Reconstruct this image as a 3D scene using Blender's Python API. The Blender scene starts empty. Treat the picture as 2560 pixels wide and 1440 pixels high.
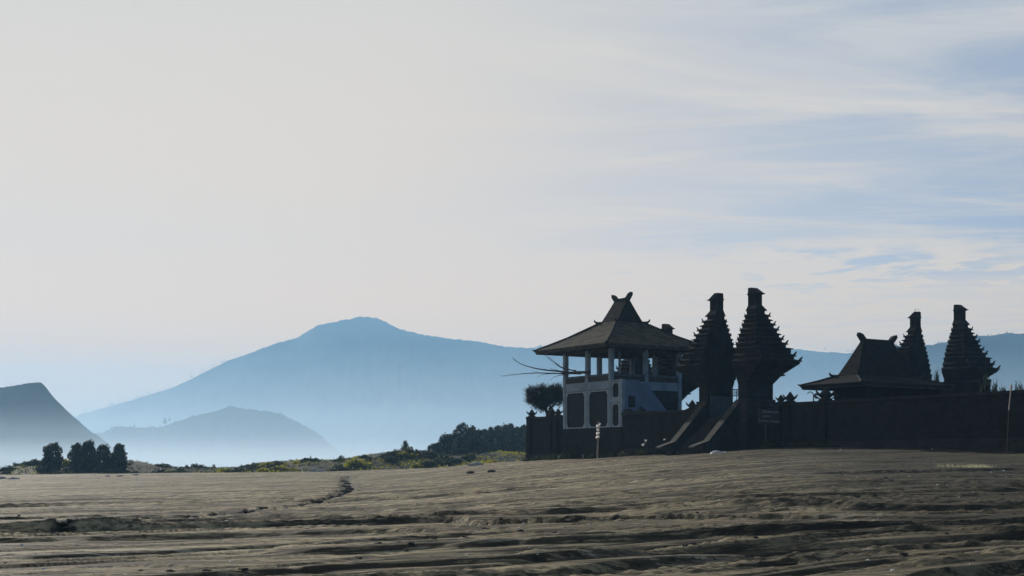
import bpy, math, random
import numpy as np
from mathutils import Vector

S = bpy.context.scene
R = math.radians
random.seed(7)
rng = np.random.default_rng(11)

# ------------------------------------------------------------------ camera
F = 3555.6            # focal length in photo pixels (50 mm lens, 36 mm sensor, 2560 wide)
HOR = 1170.0          # photo row of the horizon
EYE = 1.6
cd = bpy.data.cameras.new('camera')
cd.lens = 50.0
cd.sensor_width = 36.0
cd.shift_y = (HOR - 720.0) / 2560.0
cd.clip_start = 0.1
cd.clip_end = 40000.0
cam = bpy.data.objects.new('camera', cd)
cam.location = (0, 0, EYE)
cam.rotation_euler = (R(90), 0, 0)
S.collection.objects.link(cam)
S.camera = cam

# ------------------------------------------------------------------ sun, sky, exposure
SUN_AZ, SUN_EL = -29.0, 21.0       # degrees, azimuth from the view direction (negative = left)
sdir = Vector((math.sin(R(SUN_AZ)) * math.cos(R(SUN_EL)), math.cos(R(SUN_AZ)) * math.cos(R(SUN_EL)), math.sin(R(SUN_EL))))
sl = bpy.data.lights.new('sun', 'SUN')
sl.energy = 4.8
sl.angle = R(0.5)
sl.color = (1.0, 0.94, 0.86)
so = bpy.data.objects.new('sun', sl)
so.rotation_euler = (-sdir).to_track_quat('-Z', 'Y').to_euler()
so.location = (-200, 400, 200)
S.collection.objects.link(so)

W = bpy.data.worlds.new('World')
S.world = W
W.use_nodes = True
nt = W.node_tree
nt.nodes.clear()


def N(t, typ, **kw):
    n = t.nodes.new(typ)
    ins = kw.pop('ins', {})
    for k, v in kw.items():
        setattr(n, k, v)
    for k, v in ins.items():
        if isinstance(v, bpy.types.NodeSocket):
            t.links.new(v, n.inputs[k])
        else:
            n.inputs[k].default_value = v
    return n


def M_(t, op, a, b=0.0, clamp=False):
    n = N(t, 'ShaderNodeMath', operation=op, use_clamp=clamp)
    for i, v in enumerate((a, b)):
        if isinstance(v, bpy.types.NodeSocket):
            t.links.new(v, n.inputs[i])
        else:
            n.inputs[i].default_value = v
    return n.outputs[0]


def mapr(t, v, a, b, c=0.0, d=1.0, mode='SMOOTHSTEP'):
    n = N(t, 'ShaderNodeMapRange', interpolation_type=mode)
    t.links.new(v, n.inputs['Value'])
    for k, x in (('From Min', a), ('From Max', b), ('To Min', c), ('To Max', d)):
        n.inputs[k].default_value = x
    return n.outputs[0]


def mixc(t, f, a, b, mode='MIX'):
    n = N(t, 'ShaderNodeMix', data_type='RGBA', blend_type=mode)
    for s, v in ((n.inputs[0], f), (n.inputs[6], a), (n.inputs[7], b)):
        if isinstance(v, bpy.types.NodeSocket):
            t.links.new(v, s)
        else:
            s.default_value = v if not isinstance(v, tuple) else (*v[:3], 1.0)
    return n.outputs[2]


tc = N(nt, 'ShaderNodeTexCoord')
sky = N(nt, 'ShaderNodeTexSky', sky_type='NISHITA', sun_disc=False, sun_elevation=R(SUN_EL),
        sun_rotation=R(SUN_AZ), altitude=2100.0, air_density=1.0, dust_density=0.6, ozone_density=1.5)
skyc = mixc(nt, 1.0, sky.outputs[0], (0.068, 0.074, 0.084), 'MULTIPLY')
# the thin cloud: a veil round the sun, streaks of cirrus and a low bank of ripples, on a flat layer overhead
nrm = N(nt, 'ShaderNodeVectorMath', operation='NORMALIZE', ins={0: tc.outputs['Generated']}).outputs[0]
sep = N(nt, 'ShaderNodeSeparateXYZ', ins={0: nrm})
dot = N(nt, 'ShaderNodeVectorMath', operation='DOT_PRODUCT', ins={0: nrm, 1: tuple(sdir)}).outputs['Value']
zc = M_(nt, 'MAXIMUM', sep.outputs[2], 0.015)
px_ = M_(nt, 'DIVIDE', sep.outputs[0], zc)
py_ = M_(nt, 'DIVIDE', sep.outputs[1], zc)
plane = N(nt, 'ShaderNodeCombineXYZ', ins={0: px_, 1: py_, 2: 0.0}).outputs[0]


def cloudnoise(scale, rot, sx, sy, detail, rough=0.55, dist=0.0, off=(0, 0, 0)):
    mp = N(nt, 'ShaderNodeMapping', ins={0: plane, 1: off, 2: (0, 0, rot), 3: (sx, sy, 1)})
    n = N(nt, 'ShaderNodeTexNoise', noise_dimensions='2D',
          ins={'Vector': mp.outputs[0], 'Scale': scale, 'Detail': detail, 'Roughness': rough, 'Distortion': dist})
    return n.outputs[0]


ang = M_(nt, 'MULTIPLY', M_(nt, 'ARCCOSINE', dot), 57.2958)
veil = mapr(nt, ang, 22.0, 50.0, 1.0, 0.0, 'SMOOTHSTEP')
el = M_(nt, 'MULTIPLY', M_(nt, 'ARCSINE', sep.outputs[2]), 57.2958)
az = M_(nt, 'MULTIPLY', M_(nt, 'ARCTAN2', sep.outputs[0], sep.outputs[1]), 57.2958)
cir = cloudnoise(1.0, R(20), 0.5, 1.0, 8.0, 0.6, 0.7, (5.1, 8.7, 0))
cir = mapr(nt, cir, 0.42, 0.68)
cir2 = mapr(nt, cloudnoise(2.6, R(28), 0.35, 1.0, 8.0, 0.65, 0.4), 0.42, 0.68)
cirm = M_(nt, 'ADD', M_(nt, 'MULTIPLY', cir, 0.62), M_(nt, 'MULTIPLY', cir2, 0.34), True)
# ripple bank: below about 9.6 degrees
edge_n = cloudnoise(0.8, 0.0, 1.0, 0.25, 5.0, 0.6, 0.0, (1.3, 0.4, 0))
bank_el = M_(nt, 'ADD', el, M_(nt, 'MULTIPLY', M_(nt, 'SUBTRACT', edge_n, 0.5), 4.0))
bank = mapr(nt, bank_el, 8.7, 9.8, 1.0, 0.0)
rip = cloudnoise(3.4, R(8), 1.0, 0.8, 7.0, 0.62, 0.15, (7.7, 2.2, 0))
fade = mapr(nt, az, 4.0, 19.0, 0.33, 0.52)         # more gaps away from the sun
ripm = mapr(nt, M_(nt, 'SUBTRACT', rip, fade), -0.10, 0.10)
low = mapr(nt, el, 6.2, 8.3, 1.0, 0.0)
bankm = M_(nt, 'MULTIPLY', bank, M_(nt, 'MAXIMUM', ripm, M_(nt, 'MULTIPLY', low, 0.75)))
bankm = M_(nt, 'MULTIPLY', bankm, 0.93)
horiz = mapr(nt, el, 0.5, 7.0, 0.80, 0.0)
front = mapr(nt, ang, 60.0, 100.0, 1.0, 0.12)        # the cloud thins out towards the far side of the sky
inv = M_(nt, 'MULTIPLY', M_(nt, 'SUBTRACT', 1.0, veil), M_(nt, 'SUBTRACT', 1.0, M_(nt, 'MULTIPLY', cirm, front)))
inv = M_(nt, 'MULTIPLY', inv, M_(nt, 'SUBTRACT', 1.0, M_(nt, 'MULTIPLY', bankm, front)))
inv = M_(nt, 'MULTIPLY', inv, M_(nt, 'SUBTRACT', 1.0, M_(nt, 'MULTIPLY', horiz, front)))
inv = M_(nt, 'MULTIPLY', inv, mapr(nt, ang, 60.0, 100.0, 0.66, 1.0))   # an even thin veil over the whole sunward half
cov = M_(nt, 'SUBTRACT', 1.0, inv, True)
cloudc = mixc(nt, mapr(nt, el, 2.0, 20.0, 0.0, 1.0, 'LINEAR'), (1.18, 0.80, 0.46), (0.730, 0.665, 0.582))   # warm morning glow low in the sky
cloudc = mixc(nt, mapr(nt, el, 3.0, 9.5, 1.0, 0.0), cloudc, (1.50, 0.86, 0.30))
cloudc = mixc(nt, mapr(nt, ang, 26.0, 46.0), cloudc, mixc(nt, 1.0, cloudc, (0.955, 1.015, 1.10), 'MULTIPLY'))
cloudc = mixc(nt, mapr(nt, ang, 55.0, 120.0), cloudc, (0.24, 0.25, 0.27))
final = mixc(nt, cov, skyc, cloudc)
bg = N(nt, 'ShaderNodeBackground', ins={0: final, 1: 1.0})
wo = N(nt, 'ShaderNodeOutputWorld', ins={0: bg.outputs[0]})

S.view_settings.view_transform = 'Standard'
S.view_settings.look = 'None'
S.view_settings.exposure = 0.0
S.view_settings.gamma = 1.0
S.render.engine = 'CYCLES'
S.cycles.use_denoising = True
S.cycles.max_bounces = 6
S.cycles.volume_bounces = 1
S.cycles.transparent_max_bounces = 12


# ------------------------------------------------------------------ helpers
def tag(o, label=None, cat=None, group=None, kind=None):
    if label: o['label'] = label
    if cat: o['category'] = cat
    if group: o['group'] = group
    if kind: o['kind'] = kind
    return o


def empty(name, loc, label=None, cat=None, group=None, rz=0.0):
    o = bpy.data.objects.new(name, None)
    o.location = loc
    o.rotation_euler = (0, 0, rz)
    o.empty_display_size = 0.5
    S.collection.objects.link(o)
    return tag(o, label, cat, group)


class MB:
    """collects polygons, then links them as one mesh object"""
    def __init__(s):
        s.v, s.f = [], []

    def add(s, vs, fs):
        n = len(s.v)
        s.v += [tuple(v) for v in vs]
        s.f += [tuple(i + n for i in f) for f in fs]

    def box(s, x0, x1, y0, y1, z0, z1):
        s.frustum(x0, x1, y0, y1, z0, x0, x1, y0, y1, z1)

    def frustum(s, x0, x1, y0, y1, z0, a0, a1, b0, b1, z1):
        s.add([(x0, y0, z0), (x1, y0, z0), (x1, y1, z0), (x0, y1, z0), (a0, b0, z1), (a1, b0, z1), (a1, b1, z1), (a0, b1, z1)],
              [(3, 2, 1, 0), (4, 5, 6, 7), (0, 1, 5, 4), (1, 2, 6, 5), (2, 3, 7, 6), (3, 0, 4, 7)])

    def tube(s, pts, rads, n=8, caps=True):
        pts = [Vector(p) for p in pts]
        base = len(s.v)
        prev = None
        for i, p in enumerate(pts):
            d = (pts[min(i + 1, len(pts) - 1)] - pts[max(i - 1, 0)]).normalized()
            u = d.orthogonal().normalized() if prev is None else (prev - d * prev.dot(d)).normalized()
            prev = u
            w = d.cross(u)
            for k in range(n):
                a = 2 * math.pi * k / n
                s.v.append(tuple(p + (u * math.cos(a) + w * math.sin(a)) * rads[i]))
        for i in range(len(pts) - 1):
            for k in range(n):
                a, b = base + i * n + k, base + i * n + (k + 1) % n
                s.f.append((a, b, b + n, a + n))
        if caps:
            s.f.append(tuple(base + k for k in range(n))[::-1])
            s.f.append(tuple(base + (len(pts) - 1) * n + k for k in range(n)))

    def prism(s, poly, axis, c0, c1):
        """polygon of 2D points extruded from c0 to c1; axis 'x': points are (y, z); 'y': (x, z); 'z': (x, y)"""
        def P(p, c):
            return {'x': (c, p[0], p[1]), 'y': (p[0], c, p[1]), 'z': (p[0], p[1], c)}[axis]
        n = len(poly)
        s.add([P(p, c0) for p in poly] + [P(p, c1) for p in poly],
              [tuple(range(n))[::-1], tuple(range(n, 2 * n))] + [(i, (i + 1) % n, n + (i + 1) % n, n + i) for i in range(n)])

    def build(s, name, mat, parent=None, smooth=False, bevel=0.0):
        me = bpy.data.meshes.new(name)
        me.from_pydata(s.v, [], s.f)
        me.validate()
        me.update()
        import bmesh
        bm = bmesh.new()
        bm.from_mesh(me)
        bmesh.ops.recalc_face_normals(bm, faces=bm.faces)
        bm.to_mesh(me)
        bm.free()
        if mat: me.materials.append(mat)
        if smooth:
            me.polygons.foreach_set('use_smooth', [True] * len(me.polygons))
        o = bpy.data.objects.new(name, me)
        if parent: o.parent = parent
        S.collection.objects.link(o)
        if bevel:
            b = o.modifiers.new('bevel', 'BEVEL')
            b.width = bevel
            b.segments = 1
            b.limit_method = 'ANGLE'
        return o


def npmesh(name, V, Fq, mat, parent=None, smooth=False, link=True, attr=None):
    me = bpy.data.meshes.new(name)
    V = np.asarray(V, dtype=np.float32)
    Fq = np.asarray(Fq, dtype=np.int32)
    me.vertices.add(len(V))
    me.vertices.foreach_set('co', V.ravel())
    k = Fq.shape[1]
    me.loops.add(Fq.size)
    me.loops.foreach_set('vertex_index', Fq.ravel())
    me.polygons.add(len(Fq))
    me.polygons.foreach_set('loop_start', np.arange(0, Fq.size, k, dtype=np.int32))
    me.polygons.foreach_set('loop_total', np.full(len(Fq), k, dtype=np.int32))
    if smooth: me.polygons.foreach_set('use_smooth', np.ones(len(Fq), dtype=bool))
    me.update(calc_edges=True)
    if attr is not None:
        for an, av in attr.items():
            A = me.attributes.new(an, 'FLOAT', 'POINT')
            A.data.foreach_set('value', np.asarray(av, dtype=np.float32))
    if mat: me.materials.append(mat)
    o = bpy.data.objects.new(name, me)
    if parent: o.parent = parent
    if link: S.collection.objects.link(o)
    return o


def hsh(ix, iy, seed):
    h = (ix.astype(np.int64) * 374761393 + iy.astype(np.int64) * 668265263 + seed * 974634777) & 0xffffffff
    h = ((h ^ (h >> 13)) * 1274126177) & 0xffffffff
    h = h ^ (h >> 16)
    return (h & 0xffffff) / float(0xffffff)


def vnoise(x, y, seed=0):
    x = np.asarray(x, dtype=float); y = np.asarray(y, dtype=float)
    ix, iy = np.floor(x), np.floor(y)
    fx, fy = x - ix, y - iy
    ux, uy = fx * fx * fx * (fx * (fx * 6 - 15) + 10), fy * fy * fy * (fy * (fy * 6 - 15) + 10)
    a, b = hsh(ix, iy, seed), hsh(ix + 1, iy, seed)
    c, d = hsh(ix, iy + 1, seed), hsh(ix + 1, iy + 1, seed)
    return (a * (1 - ux) + b * ux) * (1 - uy) + (c * (1 - ux) + d * ux) * uy


def fbm(x, y, seed=0, oct=4, gain=0.5):
    s, a, t = 0, 1.0, 0
    for i in range(oct):
        s = s + a * vnoise(x * 2 ** i + 13.7 * i, y * 2 ** i + 7.3 * i, seed + i)
        t += a
        a *= gain
    return s / t


def sst(a, b, x):
    t = np.clip((x - a) / (b - a), 0, 1)
    return t * t * (3 - 2 * t)


# ------------------------------------------------------------------ materials
def mat(name, col, rough=0.8, var=0.25, scale=1.5, bump=0.15, bscale=6.0, spec=0.3, col2=None, stretch=(1, 1, 1)):
    m = bpy.data.materials.new(name)
    m.use_nodes = True
    t = m.node_tree
    b = t.nodes['Principled BSDF']
    b.inputs['Roughness'].default_value = rough
    b.inputs['Specular IOR Level'].default_value = spec
    c = N(t, 'ShaderNodeTexCoord')
    mp = N(t, 'ShaderNodeMapping', ins={0: c.outputs['Object'], 3: stretch})
    n = N(t, 'ShaderNodeTexNoise', ins={'Vector': mp.outputs[0], 'Scale': scale, 'Detail': 6.0, 'Roughness': 0.6})
    c2 = col2 or tuple(x * (1 - var) for x in col)
    c1 = tuple(min(1, x * (1 + var)) for x in col)
    f = mapr(t, n.outputs[0], 0.3, 0.7)
    t.links.new(mixc(t, f, c1, c2), b.inputs['Base Color'])
    if bump:
        nb = N(t, 'ShaderNodeTexNoise', ins={'Vector': mp.outputs[0], 'Scale': bscale, 'Detail': 5.0})
        bn = N(t, 'ShaderNodeBump', ins={'Strength': bump, 'Distance': 0.1, 'Height': nb.outputs[0]})
        t.links.new(bn.outputs[0], b.inputs['Normal'])
    return m


def brick_mat(name, col, mortar, sc=2.2):
    m = mat(name, col, rough=0.95, var=0.18, scale=1.2, bump=0.0, spec=0.05)
    t = m.node_tree
    b = t.nodes['Principled BSDF']
    c = N(t, 'ShaderNodeTexCoord')
    sp = N(t, 'ShaderNodeSeparateXYZ', ins={0: c.outputs['Object']})
    al = M_(t, 'ADD', sp.outputs[0], sp.outputs[1])
    cv = N(t, 'ShaderNodeCombineXYZ', ins={0: al, 1: sp.outputs[2], 2: 0.0})
    br = N(t, 'ShaderNodeTexBrick', ins={'Vector': cv.outputs[0], 'Scale': sc, 'Mortar Size': 0.03, 'Color1': (1, 1, 1, 1),
                                         'Color2': (0.75, 0.75, 0.75, 1), 'Mortar': (*mortar, 1)})
    old = b.inputs['Base Color'].links[0].from_socket
    t.links.new(mixc(t, 1.0, old, br.outputs[0], 'MULTIPLY'), b.inputs['Base Color'])
    bn = N(t, 'ShaderNodeBump', ins={'Strength': 0.5, 'Distance': 0.05, 'Height': br.outputs[0]})
    t.links.new(bn.outputs[0], b.inputs['Normal'])
    return m


def leaf_mat(name, c1, c2, trans=0.4, tcol=None, rough=0.6):
    m = bpy.data.materials.new(name)
    m.use_nodes = True
    t = m.node_tree
    b = t.nodes['Principled BSDF']
    b.inputs['Roughness'].default_value = rough
    b.inputs['Specular IOR Level'].default_value = 0.2
    c = N(t, 'ShaderNodeTexCoord')
    oi = N(t, 'ShaderNodeObjectInfo')
    vv = N(t, 'ShaderNodeVectorMath', operation='ADD', ins={0: c.outputs['Object'], 1: oi.outputs['Location']})
    n = N(t, 'ShaderNodeTexNoise', ins={'Vector': vv.outputs[0], 'Scale': 0.9, 'Detail': 5.0, 'Roughness': 0.7})
    f = mapr(t, n.outputs[0], 0.35, 0.65)
    cc = mixc(t, f, c1, c2)
    if 'cloth' not in name: cc = mixc(t, M_(t, 'MULTIPLY', oi.outputs['Random'], 0.5), cc, tuple(x * 0.6 for x in c1))
    t.links.new(cc, b.inputs['Base Color'])
    tr = N(t, 'ShaderNodeBsdfTranslucent', ins={0: cc})
    if tcol:
        t.links.new(mixc(t, 1.0, cc, tcol, 'MULTIPLY'), tr.inputs[0])
    mx = N(t, 'ShaderNodeMixShader', ins={0: trans, 1: b.outputs[0], 2: tr.outputs[0]})
    t.links.new(mx.outputs[0], t.nodes['Material Output'].inputs[0])
    return m


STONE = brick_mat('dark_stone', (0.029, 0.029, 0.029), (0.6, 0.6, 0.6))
ROOF_SHADED = mat('shade_darkened_roof', (0.026, 0.024, 0.022), 1.0, 0.25, 1.6, 0.7, 9.0, 0.05, stretch=(1, 1, 2.5))  # roof material darkened so its colour carries the shade
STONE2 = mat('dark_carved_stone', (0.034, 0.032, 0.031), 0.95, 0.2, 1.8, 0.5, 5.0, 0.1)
WHITE = mat('weathered_white_paint', (0.23, 0.285, 0.33), 0.8, 0.12, 1.1, 0.1, 8.0, 0.2, col2=(0.17, 0.21, 0.25))
TRIM = mat('pale_trim_paint', (0.30, 0.34, 0.36), 0.8, 0.1, 2.0, 0.0, 8.0, 0.2)
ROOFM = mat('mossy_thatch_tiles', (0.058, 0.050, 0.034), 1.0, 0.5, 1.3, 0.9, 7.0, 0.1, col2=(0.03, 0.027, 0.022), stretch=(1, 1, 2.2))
WOOD = mat('dark_timber', (0.045, 0.038, 0.032), 0.8, 0.3, 2.0, 0.1)
DARKIN = mat('dark_glass_panel', (0.016, 0.017, 0.019), 0.75, 0.15, 2.0, 0.0, spec=0.15)
IRON = mat('painted_iron', (0.05, 0.055, 0.06), 0.5, 0.2, 3.0, 0.0)
SHEET = mat('blue_grey_sheet_metal', (0.065, 0.078, 0.095), 0.7, 0.2, 2.0, 0.0)
BAMBOO = mat('dry_bamboo', (0.05, 0.04, 0.033), 0.7, 0.3, 3.0, 0.0)
PALEPOLE = mat('pale_bamboo', (0.42, 0.33, 0.27), 0.7, 0.2, 3.0, 0.0)
PALEROCK = mat('pale_ash_rock', (0.42, 0.40, 0.37), 0.9, 0.35, 3.0, 0.4, 5.0, 0.1)
PEBBLE = mat('pale_pebble', (0.60, 0.58, 0.54), 0.8, 0.2, 6.0, 0.0)
CLOD = mat('dark_clod', (0.05, 0.045, 0.04), 0.95, 0.3, 6.0, 0.2)
LETTER = mat('faded_lettering', (0.30, 0.30, 0.30), 0.9, 0.1, 2.0, 0.0)
BOARD = mat('sign_board', (0.035, 0.034, 0.034), 0.9, 0.1, 2.0, 0.0)
BARK = mat('bark', (0.05, 0.042, 0.034), 0.95, 0.3, 4.0, 0.3)
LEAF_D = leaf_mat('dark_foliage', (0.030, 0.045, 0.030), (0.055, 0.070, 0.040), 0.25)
LEAF_Y = leaf_mat('yellow_green_foliage', (0.30, 0.28, 0.035), (0.15, 0.17, 0.035), 0.6, (1.3, 1.25, 0.6))
LEAF_M = leaf_mat('olive_foliage', (0.070, 0.075, 0.030), (0.040, 0.050, 0.028), 0.40)
NEEDLE = leaf_mat('pine_needles', (0.010, 0.016, 0.013), (0.016, 0.024, 0.018), 0.10)
HILLM = mat('sunlit_mountain_scrub', (0.020, 0.028, 0.018), 1.0, 0.4, 0.006, 0.0, spec=0.0, col2=(0.24, 0.23, 0.13))  # pale second tone paints sunlit slopes into the scrub colour
HILL = mat('hill_scrub', (0.012, 0.022, 0.020), 1.0, 0.4, 0.02, 0.0, spec=0.0, col2=(0.040, 0.050, 0.036))


CLOTH = leaf_mat('white_cloth', (0.86, 0.84, 0.80), (0.84, 0.82, 0.79), 0.55)


def sand_mat():
    m = bpy.data.materials.new('volcanic_sand')
    m.use_nodes = True
    t = m.node_tree
    b = t.nodes['Principled BSDF']
    c = N(t, 'ShaderNodeTexCoord')
    o = c.outputs['Object']

    def nz(scale, st, det=5.0, rough=0.6, rot=R(-22), dist=0.0):
        mp0 = N(t, 'ShaderNodeMapping', ins={0: o, 2: (0, 0, rot)})
        mp = N(t, 'ShaderNodeMapping', ins={0: mp0.outputs[0], 3: st})
        return N(t, 'ShaderNodeTexNoise', ins={'Vector': mp.outputs[0], 'Scale': scale, 'Detail': det, 'Roughness': rough, 'Distortion': dist}).outputs[0]
    tan, brown, dark, pale = (0.54, 0.45, 0.265), (0.37, 0.295, 0.18), (0.048, 0.041, 0.028), (0.72, 0.64, 0.46)
    c1 = mixc(t, mapr(t, nz(0.16, (0.35, 1, 1)), 0.38, 0.62), tan, brown)
    c1 = mixc(t, M_(t, 'MULTIPLY', mapr(t, nz(0.5, (0.10, 1, 1), 6.0, 0.65), 0.56, 0.70), 0.8), c1, dark)
    c1 = mixc(t, M_(t, 'MULTIPLY', mapr(t, nz(0.35, (0.07, 1, 1), 4.0, 0.5, R(-16)), 0.60, 0.70), 0.7), c1, pale)
    fine = nz(5.0, (0.45, 1, 1), 8.0, 0.8)
    c1 = mixc(t, M_(t, 'MULTIPLY', mapr(t, fine, 0.46, 0.58), 0.75), c1, dark)
    speck = N(t, 'ShaderNodeTexVoronoi', ins={'Vector': o, 'Scale': 3.2, 'Randomness': 1.0}).outputs[0]
    c1 = mixc(t, M_(t, 'MULTIPLY', mapr(t, speck, 0.10, 0.05), 0.9), c1, pale)
    speck2 = N(t, 'ShaderNodeTexVoronoi', ins={'Vector': N(t, 'ShaderNodeVectorMath', operation='ADD', ins={0: o, 1: (37.1, 11.7, 0)}).outputs[0], 'Scale': 1.7, 'Randomness': 1.0}).outputs[0]
    c1 = mixc(t, M_(t, 'MULTIPLY', mapr(t, speck2, 0.14, 0.07), 0.9), c1, dark)
    streak = nz(1.6, (0.09, 1, 1), 7.0, 0.75, R(-24), 0.3)  # dark streaks here and in st2 put rut shade into the colour
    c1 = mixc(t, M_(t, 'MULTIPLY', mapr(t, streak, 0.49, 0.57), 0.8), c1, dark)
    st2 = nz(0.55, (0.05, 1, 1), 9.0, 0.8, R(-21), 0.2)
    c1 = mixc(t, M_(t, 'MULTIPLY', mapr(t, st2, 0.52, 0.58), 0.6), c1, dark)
    st3 = nz(0.9, (0.05, 1, 1), 9.0, 0.75, R(-20), 0.2)
    c1 = mixc(t, M_(t, 'MULTIPLY', mapr(t, st3, 0.57, 0.62), 0.6), c1, pale)
    for sc_, st_, ro_, w_ in ((0.42, 0.055, -21, 0.012), (0.85, 0.05, -17, 0.010), (0.30, 0.04, -26, 0.007)):   # thin dark lines painting rut shadow into the sand colour
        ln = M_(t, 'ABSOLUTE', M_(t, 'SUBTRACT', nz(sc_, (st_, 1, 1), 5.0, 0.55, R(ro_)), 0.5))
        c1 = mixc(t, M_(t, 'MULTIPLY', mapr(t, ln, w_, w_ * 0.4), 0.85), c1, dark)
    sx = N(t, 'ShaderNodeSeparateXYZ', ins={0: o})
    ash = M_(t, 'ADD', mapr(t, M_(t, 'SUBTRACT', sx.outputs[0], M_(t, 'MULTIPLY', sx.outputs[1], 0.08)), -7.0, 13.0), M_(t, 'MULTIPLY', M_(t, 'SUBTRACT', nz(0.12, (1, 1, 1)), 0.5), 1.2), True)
    c1 = mixc(t, M_(t, 'MULTIPLY', ash, 0.84), c1, (0.040, 0.036, 0.025))   # this mask paints the right side's shade into the sand colour
    grass = N(t, 'ShaderNodeAttribute', attribute_name='veg').outputs['Fac']
    vegc = mixc(t, mapr(t, nz(0.8, (1, 1, 1)), 0.4, 0.6), (0.036, 0.038, 0.020), (0.052, 0.050, 0.032))
    c1 = mixc(t, grass, c1, vegc)
    trk = N(t, 'ShaderNodeAttribute', attribute_name='track').outputs['Fac']
    c1 = mixc(t, trk, c1, (0.030, 0.027, 0.022))   # damp sand turned up by the track
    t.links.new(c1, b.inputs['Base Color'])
    b.inputs['Roughness'].default_value = 0.8
    b.inputs['Specular IOR Level'].default_value = 0.10
    h = M_(t, 'ADD', M_(t, 'MULTIPLY', nz(2.2, (0.25, 1, 1), 9.0, 0.75), 1.0), M_(t, 'MULTIPLY', nz(14.0, (0.7, 1, 1), 4.0), 0.14))
    bn = N(t, 'ShaderNodeBump', ins={'Strength': 1.0, 'Distance': 0.22, 'Height': h})
    t.links.new(bn.outputs[0], b.inputs['Normal'])
    return m


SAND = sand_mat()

# ------------------------------------------------------------------ the ground
EDGE = np.array([  # photo column of a bearing, distance of the sand flat's far edge, its photo row (elevation angle)
    (-1400, 210, 1194), (-600, 195, 1191), (0, 182, 1187), (450, 170, 1182), (860, 152, 1178), (1050, 135, 1171), (1170, 126, 1162),
    (1315, 119, 1151), (1500, 110, 1143), (1700, 102, 1131), (1840, 97, 1122), (2060, 90, 1116), (2300, 84, 1122), (2560, 78, 1130),
    (3200, 70, 1132), (4200, 60, 1140)], dtype=float)
RIDGE = np.array([(-1400, 1165), (-300, 1182), (0, 1182), (40, 1163), (120, 1158), (200, 1160), (300, 1154), (340, 1153), (390, 1164), (450, 1171),
                  (500, 1168), (600, 1169), (680, 1160), (760, 1153), (830, 1152), (900, 1143), (960, 1136), (1020, 1134), (1080, 1137),
                  (1150, 1142), (1240, 1134), (1315, 1134), (1500, 1134), (2000, 1134), (4200, 1134)], dtype=float)
_px = np.linspace(-1400, 4200, 1121)


def smooth_tab(xs, ys, k):
    v = np.interp(_px, xs, ys)
    ker = np.exp(-0.5 * (np.arange(-3 * k, 3 * k + 1) / k) ** 2)
    ker /= ker.sum()
    vp = np.pad(v, 3 * k, mode='edge')
    return np.convolve(vp, ker, 'valid')


_ye = smooth_tab(EDGE[:, 0], EDGE[:, 1], 10)
_ze = smooth_tab(EDGE[:, 0], EYE + (HOR - EDGE[:, 2]) / F * EDGE[:, 1], 8)
_zr = smooth_tab(RIDGE[:, 0], EYE + (HOR - RIDGE[:, 1]) / F * 215.0, 3)


def base_z(X, Y):
    X = np.asarray(X, float); Y = np.asarray(Y, float)
    px = np.clip(1280 + F * X / np.maximum(Y, 12), -1400, 4200)
    ye, ze, zr = np.interp(px, _px, _ye), np.interp(px, _px, _ze), np.interp(px, _px, _zr)
    t = (Y - 20) / (ye - 20)
    z = ze * np.where(t < 0, t * 0.3, t)
    z = np.where(Y > ye, ze, z)
    left = 1 - sst(1290, 1420, px)              # behind the temple's own platform nothing drops
    drop = sst(0, 14, Y - ye) * 1.3 * left
    z = z - drop * (Y > ye)
    rid = np.exp(-((Y - 215) / 16.0) ** 2) * sst(0, 12, Y - ye - 6)
    z = z * (1 - rid * left) + zr * rid * left
    zz = z - sst(230, 330, Y) * (z + 4) - sst(500, 1500, Y) * 8
    return zz


def img_y(X, Y):
    return HOR + (EYE - base_z(X, Y)) / Y * F


def ground_at(px, py, ymin=18, ymax=175):
    """the point of the sand flat that bears on this photo column and row"""
    r = (px - 1280) / F
    Ys = np.linspace(ymin, ymax, 1600)
    yy = img_y(r * Ys, Ys)
    i = int(np.argmin(np.abs(yy - py) + (Ys > 400) * 1e3))
    return r * Ys[i], Ys[i]


def gz(x, y):
    return float(height(np.array([x]), np.array([y]))[0])


TRACKPX = ((869, 1189), (866, 1200), (872, 1210), (874, 1219), (862, 1229), (830, 1243), (790, 1256), (740, 1265), (600, 1283),
                                 (420, 1302), (250, 1323), (110, 1337), (0, 1343), (-160, 1352))
TRACK = [ground_at(*p) for p in TRACKPX]


def track_dist(X, Y):
    d = np.full(X.shape, 1e9)
    for (ax, ay), (bx, by) in zip(TRACK[:-1], TRACK[1:]):
        dx, dy = bx - ax, by - ay
        t = np.clip(((X - ax) * dx + (Y - ay) * dy) / (dx * dx + dy * dy), 0, 1)
        d = np.minimum(d, np.hypot(X - ax - t * dx, Y - ay - t * dy))
    return d


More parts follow.
